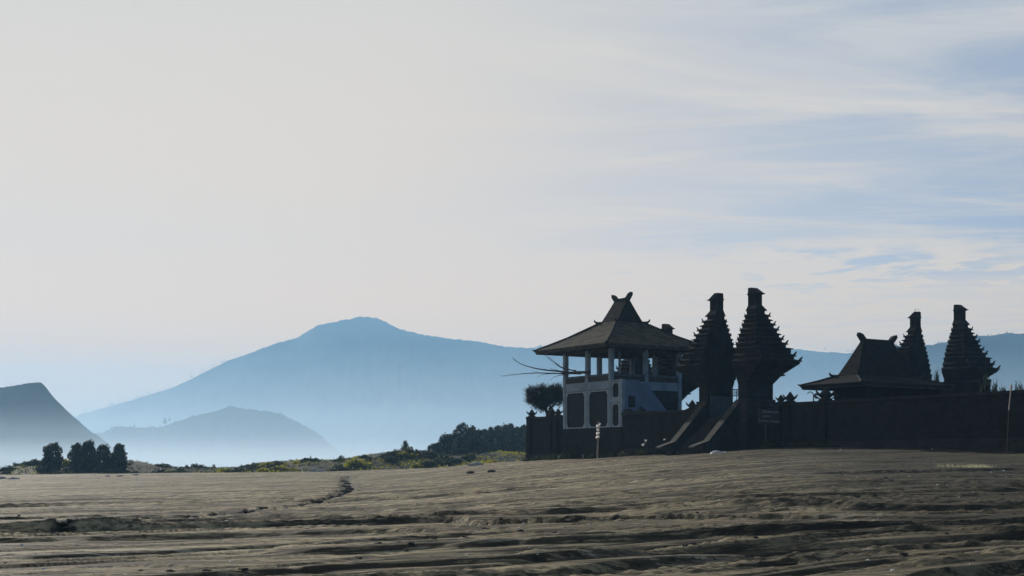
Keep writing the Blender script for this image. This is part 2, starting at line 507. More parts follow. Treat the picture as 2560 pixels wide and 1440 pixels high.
def detail_z(X, Y):
    wx = fbm(X / 14, Y / 14, 90, 3) - 0.5
    wy = fbm(X / 40, Y / 40, 93, 2) - 0.5
    h = 0
    # erosion steps: each drops towards the viewer, runs for tens of metres, then dies out
    for sd, rot, sp, lu, A, wd in ((1, 24, 5.6, 34, 0.19, 0.04), (2, 15, 3.1, 26, 0.15, 0.05), (3, 28, 1.9, 16, 0.115, 0.07), (4, 19, 1.15, 9, 0.085, 0.10), (5, 23, 0.6, 5, 0.035, 0.14)):
        an = R(rot)
        u = X * math.cos(an) + Y * math.sin(an) + wx * 6
        v = -X * math.sin(an) + Y * math.cos(an) + wx * 3.0 + wy * 12
        q = v / sp + (fbm(u / lu, v / (sp * 2.2), sd * 7, 3, 0.45) - 0.5) * 5.0
        fr = q - np.floor(q)
        cell = np.floor(q)
        m = sst(0.34, 0.60, fbm(u / (lu * 1.4), cell * 3.71 + 0.37, sd * 7 + 40, 2))
        m = m * sst(0.06, 0.3, A * 60 / np.maximum(Y, 20))
        prof = sst(0.0, wd, fr) * (1 - fr) ** 1.6 - 0.35 * np.exp(-((fr - 0.97) / 0.05) ** 2)
        h = h + A * m * prof * np.minimum(1.0, (34.0 / np.maximum(Y, 10)) ** 0.6)
    an = R(21)
    u = X * math.cos(an) + Y * math.sin(an) + wx * 5
    v = -X * math.sin(an) + Y * math.cos(an) + wx * 3.5 + wy * 12
    for sd, lu, lv, A, wd in ((11, 26, 2.6, 0.13, 0.05), (21, 13, 1.1, 0.06, 0.06)):
        n = fbm(u / lu, v / lv, sd, 3, 0.5)
        msk = sst(0.42, 0.60, fbm(u / (lu * 0.8), v / (lv * 3.0), sd + 5, 2))
        h = h - A * np.exp(-((n - 0.5) / wd) ** 2) * msk * np.minimum(1.0, (30.0 / np.maximum(Y, 10)) ** 0.6)
    h = h + 0.035 * (fbm(u / 1.6, v / 0.5, 41, 4, 0.6) - 0.5) + 0.16 * (fbm(u / 20, v / 5, 42, 3) - 0.5)
    # crumbly strips
    cm = sst(0.56, 0.68, fbm(u / 7, v / 0.9, 51, 3)) * (0.35 + 0.9 * sst(-6, 10, X - (Y - 30) * 0.3)) * (1 - sst(34, 70, Y) * 0.8)
    h = h + cm * 0.07 * np.maximum(fbm(u / 0.34, v / 0.13, 61, 3, 0.6) - 0.40, 0) * 2.2
    return h


def height(X, Y):
    z = base_z(X, Y)
    px = 1280 + F * X / np.maximum(Y, 12)
    ye = np.interp(np.clip(px, -1400, 4200), _px, _ye)
    fl = 1 - sst(-3, 10, Y - ye)
    z = z + detail_z(X, Y) * fl * sst(-60, 8, Y)
    td = track_dist(X, Y)
    near = td < 3
    fa = sst(48, 75, Y)
    z = z - near * fl * ((0.10 + 0.06 * fa) * np.exp(-(td / (0.15 + 0.30 * fa)) ** 2) - 0.07 * np.exp(-((td - 0.26 - .3 * fa) / 0.10) ** 2) * sst(0.45, 0.75, fbm(X / 0.3, Y / 0.3, 77, 3)))
    # scrub mounds
    hm = sst(2, 20, Y - ye) * (1 - sst(260, 330, Y)) * (px < 1400)
    z = z + hm * (0.9 * (fbm(X / 9, Y / 9, 71, 4) - 0.5) + 0.25 * (fbm(X / 2, Y / 2, 72, 3) - 0.5))
    return z


def build_ground():
    Ys = [1.0]
    while Ys[-1] < 18: Ys.append(Ys[-1] + 0.5)
    while Ys[-1] < 330: Ys.append(Ys[-1] + 0.060 * (Ys[-1] / 20) ** 1.25)
    while Ys[-1] < 22000: Ys.append(Ys[-1] * 1.08)
    Ys = np.array(Ys)
    rs = np.concatenate([-np.geomspace(3.0, 0.44, 24)[:-1], np.linspace(-0.44, 0.44, 520), np.geomspace(0.44, 3.0, 24)[1:]])
    X = rs[None, :] * (Ys[:, None] + 8)
    Y = np.repeat(Ys[:, None], len(rs), 1)
    Z = height(X, Y)
    nr, nc = X.shape
    V = np.stack([X, Y, Z], -1).reshape(-1, 3)
    i = np.arange(nr - 1)[:, None] * nc + np.arange(nc - 1)[None, :]
    Fq = np.stack([i, i + 1, i + nc + 1, i + nc], -1).reshape(-1, 4)
    px = 1280 + F * X / np.maximum(Y, 12)
    ye = np.interp(np.clip(px, -1400, 4200), _px, _ye)
    veg = 0.8 * sst(0, 6, Y - ye) * (px < 1400)  # covers the bare dune too, putting its shade into the colour
    veg = np.maximum(veg, sst(0.26, 0.38, fbm(X / 12, Y / 12, 83, 3) + 0.12 - 0.4 * np.exp(-((px - 370) / 45) ** 2) - 0.25 * np.exp(-((px - 760) / 40) ** 2)) * sst(0, 12, Y - ye) * (px < 1400))
    td = track_dist(X, Y)
    fa = sst(48, 75, Y)
    trk = np.exp(-(td / (0.20 + 0.42 * fa)) ** 2) * sst(0.20, 0.45, fbm(X / 0.5, Y / 0.5, 78, 3)) * 0.95
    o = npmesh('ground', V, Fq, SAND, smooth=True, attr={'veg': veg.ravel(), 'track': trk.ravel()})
    tag(o, kind='structure')
    print('ground rows', nr, 'cols', nc)


build_ground()


# ------------------------------------------------------------------ mountains
def at(px, py, Y):
    return Vector(((px - 1280) / F * Y, Y, EYE + (HOR - py) / F * Y))


def mountain(name, prof, Y0, w, seed, rough=1.0, gl=0.12, step=4.0, label=None):
    prof = np.array(prof, float)
    pxs = np.arange(prof[0, 0], prof[-1, 0] + step, step)
    zc = EYE + (HOR - np.interp(pxs, prof[:, 0], prof[:, 1])) / F * Y0
    ker = np.exp(-0.5 * (np.arange(-4, 5) / 0.8) ** 2); ker /= ker.sum()
    zc = np.convolve(np.pad(zc, 4, mode='edge'), ker, 'valid')
    xs = (pxs - 1280) / F * Y0
    ts = np.concatenate([-np.linspace(1, 0, 70) ** 1.15, np.linspace(0, 1, 20)[1:]])
    X = np.repeat(xs[None, :], len(ts), 0)
    T = np.repeat(ts[:, None], len(xs), 1)
    Y = Y0 + T * w + (fbm(X / (w * .5), T * 0, seed + 3, 2) - .5) * w * 0.15
    base = -14.0
    A = np.abs(T)
    prof_t = (1 - A) ** 1.35
    gul = fbm(X / (w * 0.16) + T * 0.5, T * 0.9, seed, 5, 0.55)
    gul = np.abs(gul - 0.5) * 2
    gul2 = fbm(X / (w * 0.03), T * 6, seed + 9, 4, 0.55) - 0.5
    Z = base + (zc[None, :] - base) * prof_t * (1 - gl * 2.2 * (1 - gul) * sst(0.0, 0.25, A)) + gul2 * (zc[None, :] - base) * 0.05 * sst(0.0, 0.1, A)
    Z = Z + (T == 0) * rough * (fbm(X / (Y0 * 0.0018), T, seed + 5, 3) - 0.5) * Y0 * 0.0016
    nr, nc = X.shape
    V = np.stack([X, Y, Z], -1).reshape(-1, 3)
    i = np.arange(nr - 1)[:, None] * nc + np.arange(nc - 1)[None, :]
    Fq = np.stack([i, i + 1, i + nc + 1, i + nc], -1).reshape(-1, 4)
    o = npmesh(name, V, Fq, HILLM if name == 'mountain' else HILL, smooth=True)
    tag(o, kind='structure')
    return o


mountain('mountain', [(-900, 1168), (-300, 1150), (0, 1095), (100, 1062), (190, 1035), (250, 1018), (330, 995), (430, 965), (500, 930), (560, 900), (620, 880),
                      (690, 855), (740, 843), (790, 812), (850, 800), (900, 790), (940, 793), (970, 808), (1010, 826), (1060, 838),
                      (1130, 848), (1200, 855), (1260, 868), (1330, 870), (1380, 862), (1500, 870), (1700, 868), (1980, 865), (2060, 873),
                      (2130, 878), (2240, 870), (2330, 872), (2480, 860), (2900, 840), (3600, 900)], 4000, 1300, 3, 0.9, 0.42)
mountain('hill', [(-1300, 1080), (-700, 1010), (-300, 985), (-100, 975), (0, 968), (30, 961), (60, 957), (92, 955), (102, 965), (130, 1000), (160, 1033), (200, 1068),
                  (240, 1098), (262, 1120), (300, 1172)], 1150, 340, 23, 1.2, 0.10)
mountain('hill', [(150, 1150), (200, 1100), (230, 1086), (262, 1082), (290, 1066), (320, 1068), (400, 1068), (440, 1055), (480, 1040), (520, 1033), (560, 1018),
                  (580, 1015), (640, 1026), (680, 1030), (700, 1035), (740, 1055), (780, 1075), (810, 1095), (860, 1140)], 2300, 380, 43, 1.6, 0.10, 3.0)
mountain('hill', [(2050, 1120), (2110, 990), (2180, 900), (2235, 861), (2270, 866), (2317, 864), (2365, 855), (2400, 846), (2433, 838), (2478, 839), (2523, 830),
                  (2560, 831), (2750, 815), (3100, 840), (3900, 900)], 2500, 900, 63, 1.0, 0.16)

# ------------------------------------------------------------------ the temple
# local frame: x along the wall towards the viewer's right, y inward, origin at the pavilion's near corner
TH = math.atan2(-0.839, 0.545)
T0 = Vector((7.50, 108.0, 0.0))


def tloc(a, b, z=0.0):
    return Vector((T0.x + 0.5446 * a + 0.8387 * b, T0.y - 0.8387 * a + 0.5446 * b, z))


def tempty(name, a, b, z, label, cat, group=None):
    return empty(name, tloc(a, b, z), label, cat, group, TH)


def horn(mb, x, y, z, dx, dy, s=0.22, up=0.26):
    """an upturned corner ornament leaning outward along (dx, dy)"""
    n = math.hypot(dx, dy); dx /= n; dy /= n
    nx, ny = -dy, dx
    h = s * 0.32
    mb.add([(x - dx * s * 1.1 + nx * h, y - dy * s * 1.1 + ny * h, z), (x - dx * s * 1.1 - nx * h, y - dy * s * 1.1 - ny * h, z),
            (x - nx * h, y - ny * h, z), (x + nx * h, y + ny * h, z),
            (x + dx * s * .55 + nx * h * .4, y + dy * s * .55 + ny * h * .4, z + up), (x + dx * s * .55 - nx * h * .4, y + dy * s * .55 - ny * h * .4, z + up),
            (x + dx * s * .35 + nx * h * .4, y + dy * s * .35 + ny * h * .4, z + up * 1.25), (x + dx * s * .35 - nx * h * .4, y + dy * s * .35 - ny * h * .4, z + up * 1.25)],
           [(0, 1, 2, 3), (3, 2, 5, 4), (4, 5, 7, 6), (6, 7, 1, 0), (0, 3, 4, 6), (1, 7, 5, 2)])


TIERS = [(12.18, 1.04, .48, 0), (11.85, 1.24, .64, 1), (11.50, 1.30, .76, 0), (11.26, 1.47, .88, 1), (10.92, 1.62, 1.04, 1), (10.56, 1.66, 1.18, 0),
         (10.30, 1.82, 1.28, 1), (9.97, 2.05, 1.42, 1), (9.58, 2.38, 1.56, 0), (9.17, 2.57, 1.66, 1), (8.80, 2.95, 1.80, 1)]


def gate_half(name, a_in, b0, sgn, label, group, zs=0.0, hs=1.0, ground=2.6):
    """one half of a split gateway: flush inner face at a_in, tiers stepping out the other three ways"""
    root = tempty(name, a_in, b0, 0, label, 'gateway', group)
    def Z(z): return z + zs

    def slab(mb, z0, w0, t0, z1, w1, t1):
        x0, x1 = sorted((0, sgn * w0 * hs)); y0, y1 = sorted((0, sgn * w1 * hs))
        mb.frustum(x0, x1, -t0 * hs, t0 * hs, Z(z0), y0, y1, -t1 * hs, t1 * hs, Z(z1))
    # cap and shaft
    cap = MB()
    slab(cap, 13.10, .80, .29, 13.16, .98, .37)
    slab(cap, 13.163, .98, .37, 13.21, .98, .37)
    slab(cap, 13.213, .93, .285, 13.60, .33, .265)
    cap.build('cap', STONE2, root)
    sh = MB()
    slab(sh, 12.42, .78, .27, 13.10, .78, .27)
    sh.build('shaft', STONE, root)
    tiers = MB()

    def hn(*a):
        q = MB()
        horn(q, *a)
        q.build('horn_ornament', STONE2, root)
    ztop, wt, tt = 12.42, .80, .29
    for i, (z, w, t, big) in enumerate(TIERS):
        nz = TIERS[i + 1][0] if i + 1 < len(TIERS) else 8.52
        up = 0.13 if big else 0.06
        ze = z - up - 0.02
        zbot = min(ze - 0.07, nz + 0.06)
        zbot = max(zbot, nz + 0.02 if i + 1 < len(TIERS) else 8.52)
        slab(tiers, ze, w - .02, t - .02, ztop, wt * .97, tt * .97)           # sloping top of the tier
        slab(tiers, ze - 0.07, w, t, ze, w, t)                                # eave slab
        wn, tn = w - 0.11, t - 0.10
        zn = (nz + 0.0) if i + 1 < len(TIERS) else 8.50
        if zn < ze - 0.07:
            slab(tiers, zn, wn, tn, ze - 0.07, wn, tn)
        ztop, wt, tt = (zn, wn, tn)
        if big:
            for sy in (-1, 1):
                hn(sgn * (w - .06) * hs, sy * (t - .05) * hs, Z(ze), sgn, sy * .9, .12 + .010 * i, up + .05 + .005 * i)
                hn(sgn * 0.10 * hs, sy * (t - .03) * hs, Z(ze), 0.001, sy, .12, up)
                if i > 4: hn(sgn * w * .5 * hs, sy * (t - .03) * hs, Z(ze), 0.001, sy, .14, up + .03)
            if i > 4: hn(sgn * (w - .04) * hs, 0, Z(ze), sgn, 0.001, .14, up + .04)
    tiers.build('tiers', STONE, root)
    # corbels under the widest tier, stepped brick by brick
    cor = MB()
    n = 9
    for i in range(n):
        f = i / n
        w = 2.95 - (2.95 - 1.62) * (f + 1 / n); t = 1.80 - (1.80 - 1.42) * (f + 1 / n)
        z1 = 8.50 - 0.70 * f
        slab(cor, z1 - 0.70 / n, w, t, z1 - 0.002, w, t)
    slab(cor, 7.70, 1.72, 1.46, 7.80, 1.72, 1.46)
    for i in range(7):
        f = (i + 1) / 7
        w = 1.50 - (1.50 - .92) * f; t = 1.36 - (1.36 - 1.16) * f
        slab(cor, 7.698 - 0.54 * f, w, t, 7.698 - 0.54 * f + 0.54 / 7 - .002, w, t)
    cor.build('corbel', STONE, root)
    body = MB()
    slab(body, ground, .90, 1.14, 7.158, .90, 1.14)
    body.build('pillar', STONE, root)
    pl = MB()
    for k, (zz, e) in enumerate(((6.15, .12), (5.95, .26), (5.6, .40), (4.3, .55))):
        x0, x1 = sorted((0.02 * sgn, sgn * (.90 + e)))
        pl.box(x0, x1, -1.14 - e, 1.14 + e, ground, zz + zs)
    pl.build('plinth', STONE2, root)
    # low wing panel beside the pillar, with its own volute
    return root


G1 = 'halves of the front split gateway'
gate_half('split_gateway', 12.47, 0, -1, 'left half of the tall front split gateway, next to the two-storey pavilion', None)
gate_half('split_gateway', 15.53, 0, 1, 'tallest right half of the front split gateway with wide stepped tiers', None)
gate_half('split_gateway', 10.4, 22.3, -1, 'slim stepped tower with a thin wire on top, just right of the low hall', None, .25, .88)
gate_half('split_gateway', 14.0, 22.3, 1, 'slim stepped tower furthest right, its flat cap leaning right', None, .42, .93)
gate_half('split_gateway', -9.3, 10.2, -1, 'stepped tower glimpsed through the pavilion openings, top hidden by its roof', None)
gate_half('split_gateway', -6.15, 10.2, 1, 'stepped tower whose cap peeks over the right slope of the pavilion roof', None)


def finial(parent, x, y, z, s=1.0, big=False):
    mb = MB()
    e = .17 * s
    mb.box(x - e * 1.3, x + e * 1.3, y - e * 1.3, y + e * 1.3, z, z + .07 * s)
    mb.frustum(x - e * .8, x + e * .8, y - e * .8, y + e * .8, z + .07 * s, x - e * 1.7, x + e * 1.7, y - e * 1.7, y + e * 1.7, z + .26 * s)
    mb.frustum(x - e * 1.2, x + e * 1.2, y - e * 1.2, y + e * 1.2, z + .26 * s, x - .02, x + .02, y - .02, y + .02, z + .62 * s)
    for sx, sy in ((1, 1), (1, -1), (-1, 1), (-1, -1)):
        horn(mb, x + sx * e * 1.55, y + sy * e * 1.55, z + .22 * s, sx, sy, .17 * s, .20 * s)
    if big:
        for sx, sy in ((1, 1), (1, -1), (-1, 1), (-1, -1)):
            horn(mb, x + sx * e * 1.9, y + sy * e * 1.9, z + .06 * s, sx, sy, .20 * s, .16 * s)
    return mb.build('finial', STONE2, parent)


def wall_run(name, a0, a1, ztop, zbot, label, posts, zfun=None, b=0.0, along='a', step=None):
    root = tempty(name, a0 if along == 'a' else a0, b, 0, label, 'wall')
    L = a1 - a0
    def B(x0, x1, y0, y1, z0, z1, nm, m):
        mb = MB()
        if along == 'a': mb.box(x0, x1, y0, y1, z0, z1)
        else: mb.box(y0, y1, x0, x1, z0, z1)
        return mb.build(nm, m, root)
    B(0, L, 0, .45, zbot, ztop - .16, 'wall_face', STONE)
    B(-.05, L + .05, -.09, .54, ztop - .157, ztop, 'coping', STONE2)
    B(-.02, L + .02, -.14, .58, zbot, zbot + 1.15, 'plinth', STONE2)
    for p, s, big in posts:
        x = p - a0
        q = B(x - .27, x + .27, -.16, .60, zbot, ztop + .06, 'post', STONE)
        fx, fy = (x, .22) if along == 'a' else (.22, x)
        f = finial(q, fx, fy, ztop + .06, s, big)
    return root


wall_run('temple_wall', -11.5, -6.55, 5.78, 1.6, 'low dark stone wall left of the pavilion with lotus shaped finials',
         [(-11.1, 1.0, False), (-8.15, 1.0, False), (-7.3, .9, False)])
w1 = wall_run('temple_wall', 1.42, 11.0, 5.72, 1.9, 'dark stone wall between the pavilion and the front gateway stairs',
         [(9.25, 1.0, False), (10.35, 1.0, False)])
rub = MB()
xx = 0.0
while xx < 3.4:
    h = .40 * math.exp(-((xx - .45) / .5) ** 2) * .7 + .38 * math.exp(-((xx - 2.0) / .45) ** 2) * .4 + random.random() * .10
    ww = .16 + random.random() * .1
    rub.frustum(xx, xx + ww, 0.0, .42, 5.722, xx + .03, xx + ww - .03, .05, .36, 5.722 + h)
    xx += ww + .002
rub.build('broken_coping_stones', STONE2, w1)
wall_run('temple_wall', 17.0, 45.0, 5.83, 2.1, 'long dark stone wall right of the front gateway, in front of the low hall',
         [(18.15, .8, False), (19.0, 1.05, False), (22.15, 1.35, True)])
wall_run('temple_wall', 0.0, 30.0, 5.70, 1.4, 'side wall running back from the far left corner of the compound', [(4.0, 1, False)], b=0, along='b').location = tloc(-11.5, .5)
wall_run('temple_wall', 3.0, 17.6, 8.15, 2.5, 'inner courtyard wall between the low hall and the slim stepped towers', [], b=21.3)

# platform floor inside the walls
pf = MB()
pf.box(-11.0, 34.4, .5, 30.0, 1.5, 3.0)
pfo = pf.build('temple_courtyard_paving', STONE2, None)
pfo.location = tloc(0, 0); pfo.rotation_euler = (0, 0, TH)
tag(pfo, kind='structure')

# front stairs
st = tempty('temple_stairs', 14.0, 0, 0, 'stone stairs with sloping balustrades rising to the front split gateway', 'stairs')
mb = MB()
ns = 12
for i in range(ns):
    b1 = -1.15 - i * .26
    zt = 5.05 - i * .21
    mb.box(-1.15, 1.15, b1 - .26, b1 - .002, 2.0, zt)
mb.box(-1.5, 1.5, -1.148, 1.6, 2.0, 5.06)
mb.build('steps', STONE2, st)
STAIRTOP = mat('lichened_balustrade', (0.036, 0.032, 0.024), 0.9, 0.4, 2.0, 0.3)
for sx in (-1, 1):
    mb = MB()
    x0, x1 = (-1.95, -1.45) if sx < 0 else (1.45, 1.95)
    mb.prism([(-1.0, 2.0), (-1.0, 6.0), (-1.3, 6.0), (-4.05, 3.30), (-4.35, 3.18), (-4.35, 2.0)], 'x', x0, x1)
    q = mb.build('balustrade', STONE2, st)
    mb = MB()
    mb.prism([(-1.28, 6.02), (-1.28, 6.10), (-4.07, 3.38), (-5.3, 3.02), (-5.35, 2.92), (-4.37, 3.19), (-4.05, 3.303)], 'x', x0 - .04, x1 + .04)
    mb.build('balustrade_capping', STAIRTOP, st)

# iron gate standing open in the gateway
ig = tempty('iron_gate', 12.55, 0.0, 5.06, 'iron gate leaf with arched tracery standing in the gap of the front gateway', 'gate')
mb = MB(); mb.box(0.0, .05, -1.0, .9, .05, 1.45); mb.build('sheet_panel', SHEET, ig)
mb = MB()
for y in (0.0, .9, 1.45): mb.tube([(.02 + y * 0.62, .9, .03), (.02 + y * .62, .9, 1.95)], [.03, .03], 6)
for z in (1.50, 1.92): mb.tube([(.0, .9, z), (.95, .9, z)], [.03, .03], 6)
for cx in (.28, .72):
    mb.tube([(cx + .2 * math.cos(t), .9, 1.70 + .2 * math.sin(t)) for t in np.linspace(0, 6.283, 13)], [.018] * 13, 5, False)
    for t in range(6): mb.tube([(cx, .9, 1.70), (cx + .2 * math.cos(t * 1.05), .9, 1.70 + .2 * math.sin(t * 1.05))], [.012] * 2, 4)
mb.build('tracery', IRON, ig)

# ------------------------------------------------------------------ the two-storey pavilion
PA, PB = 6.34, 6.99
pv = tempty('pavilion', 0, 0, 0, 'two-storey white pavilion with open upper floor and tall stepped hip roof', 'pavilion')
mb = MB(); mb.box(-PA - .1, 1.40, -.04, PB + .1, 1.8, 4.68); mb.build('base_wall', STONE, pv)
PW = .34
posts = [(-PA + PW / 2, PW / 2), (-PA / 2, PW / 2), (-PW / 2, PW / 2), (-PW / 2, PB / 2), (-PW / 2, PB - PW / 2), (-PA / 2, PB - PW / 2),
         (-PA + PW / 2, PB - PW / 2), (-PA + PW / 2, PB / 2)]
for x, y in posts:
    mb = MB(); mb.box(x - PW / 2, x + PW / 2, y - PW / 2, y + PW / 2, 4.683, 10.70)
    mb.build('post', WHITE, pv, bevel=.02)
mb = MB()
mb.tube([(-PA * .52, PB * .48, 8.0), (-PA * .52, PB * .48, 10.9)], [.10, .10], 8)
mb.build('inner_column', TRIM, pv)


def seg(mb, x0, x1, y0, y1, z0, z1): mb.box(x0, x1, y0, y1, z0, z1)


bays_a = [(-PA + PW, -PA / 2 - PW / 2), (-PA / 2 + PW / 2, -PW)]
bays_b = [(PW, PB / 2 - PW / 2), (PB / 2 + PW / 2, PB - PW)]
# white floor bands and rails on the four sides
for (u0, u1) in bays_a:
    for yy in (0.03, PB - .25):
        mb = MB(); mb.box(u0, u1, yy, yy + .22, 7.62, 8.26); mb.build('floor_band', WHITE, pv)
        mb = MB(); mb.box(u0, u1, yy + .07, yy + .17, 8.262, 8.62); mb.build('balustrade_panel', WOOD, pv)
        mb = MB(); mb.box(u0, u1, yy - .02, yy + .24, 8.622, 8.80); mb.build('rail', SHEET, pv)
        mb = MB(); mb.box(u0, u1, yy, yy + .2, 10.52, 10.70); mb.build('beam', WOOD, pv)
for (u0, u1) in bays_b:
    for xx in (-.25, -PA + .03):
        mb = MB(); mb.box(xx, xx + .22, u0, u1, 7.62, 8.26); mb.build('floor_band', WHITE, pv)
        mb = MB(); mb.box(xx + .05, xx + .15, u0, u1, 8.262, 8.62); mb.build('balustrade_panel', WOOD, pv)
        mb = MB(); mb.box(xx - .02, xx + .24, u0, u1, 8.622, 8.80); mb.build('rail', SHEET, pv)
        mb = MB(); mb.box(xx, xx + .2, u0, u1, 10.52, 10.70); mb.build('beam', WOOD, pv)
mb = MB(); mb.box(-PA + .3, -.3, .3, PB - .3, 7.7, 7.95); mb.build('upper_floor', WOOD, pv)
mb = MB(); mb.box(-PA + .3, -.3, PB - .32, PB - .26, 4.7, 7.6); mb.box(-PA + .27, -PA + .33, .3, PB - .33, 4.7, 7.6)
mb.build('inner_wall', WHITE, pv)


def window_panel(parent, plane, u0, u1, z0, z1, off, ch=.22, fr=.09):
    """framed dark panel with chamfered brackets in its corners"""
    def P(mb, poly, c0, c1): mb.prism(poly, 'y' if plane == 'a' else 'x', c0, c1)
    w = MB()
    P(w, [(u0, z0), (u1, z0), (u1, z1), (u0, z1)], off + .12, off + .15)
    w = w.build('window', DARKIN, parent)
    f = MB()
    P(f, [(u0 + .03, z0), (u0 + .03 + fr, z0), (u0 + .03 + fr, z1 - .04), (u0 + .03, z1 - .04)], off + .03, off + .11)
    P(f, [(u1 - .03 - fr, z0), (u1 - .03, z0), (u1 - .03, z1 - .04), (u1 - .03 - fr, z1 - .04)], off + .03, off + .11)
    a, b = u0 + .032 + fr, u1 - .032 - fr
    P(f, [(a, z0), (b, z0), (b, z0 + fr), (a, z0 + fr)], off + .033, off + .11)
    P(f, [(a, z1 - .04 - fr), (b, z1 - .04 - fr), (b, z1 - .04), (a, z1 - .04)], off + .033, off + .11)
    f.build('frame', TRIM, w)
    zl, zh = z0 + fr + .002, z1 - .042 - fr
    for (x, sx) in ((a, 1), (b, -1)):
        for (z, sz) in ((zl, 1), (zh, -1)):
            pts = [(x, z), (x + sx * ch, z), (x + sx * ch * .62, z + sz * ch * .42), (x + sx * ch * .42, z + sz * ch * .75), (x, z + sz * ch * 1.5)]
            c = MB()
            P(c, pts, off + .04, off + .10)
            c.build('corner_bracket', TRIM, w)
    return w


for (u0, u1) in bays_a:
    window_panel(pv, 'a', u0 + .01, u1 - .01, 4.70, 7.615, 0.0, .22)
# narrow end panel of the outer stairs, flush with the left face
mb = MB()
mb.box(1.06, 1.40, .0, .28, 4.683, 8.30); mb.box(.004, 1.058, .02, .26, 6.55, 6.85); mb.box(.004, 1.058, .02, .26, 8.16, 8.29)
mb.build('stair_end_frame', WHITE, pv)
window_panel(pv, 'a', .03, 1.05, 4.70, 6.545, 0.0, .15)
window_panel(pv, 'a', .03, 1.05, 6.855, 8.155, 0.0, .15)
# stairs along the right face
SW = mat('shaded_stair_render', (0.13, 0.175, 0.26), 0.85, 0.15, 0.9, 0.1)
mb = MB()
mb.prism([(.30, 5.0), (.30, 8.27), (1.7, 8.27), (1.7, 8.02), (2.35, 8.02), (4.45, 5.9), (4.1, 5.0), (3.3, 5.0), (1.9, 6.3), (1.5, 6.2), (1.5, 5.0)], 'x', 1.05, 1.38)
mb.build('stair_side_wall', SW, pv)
mb = MB()
for i in range(14):
    y0 = .35 + .26 * i
    mb.box(.03, 1.04, y0, y0 + .258, 4.7, 7.95 - i * .235)
mb.build('stair_steps', WHITE, pv)
mb = MB(); mb.box(1.381, 1.41, .62, 1.25, 6.2, 7.05); mb.build('stair_window', DARKIN, pv)
# far bay of the right face: lattice above a dark doorway
u0, u1 = bays_b[1]
mb = MB(); mb.box(-.2, -.16, u0, u1, 4.7, 7.6); mb.build('door_shade_panel', DARKIN, pv)  # flat dark panel stands in for the doorway's inner shade
mb = MB()
for k in range(13):
    y = u0 + .05 + (u1 - u0 - .1) * k / 12
    mb.box(-.15, -.125, y - .015, y + .015, 6.85, 7.6)
for z in (6.85, 7.04, 7.23, 7.42, 7.59): mb.box(-.122, -.10, u0, u1, z - .015, z + .015)
mb.build('lattice', SHEET, pv)
u0, u1 = bays_b[0]
mb = MB(); mb.box(-.2, -.16, u0, u1, 4.7, 7.6); mb.build('side_wall', SW, pv)

# roof
ac, bc = -PA / 2, PB / 2


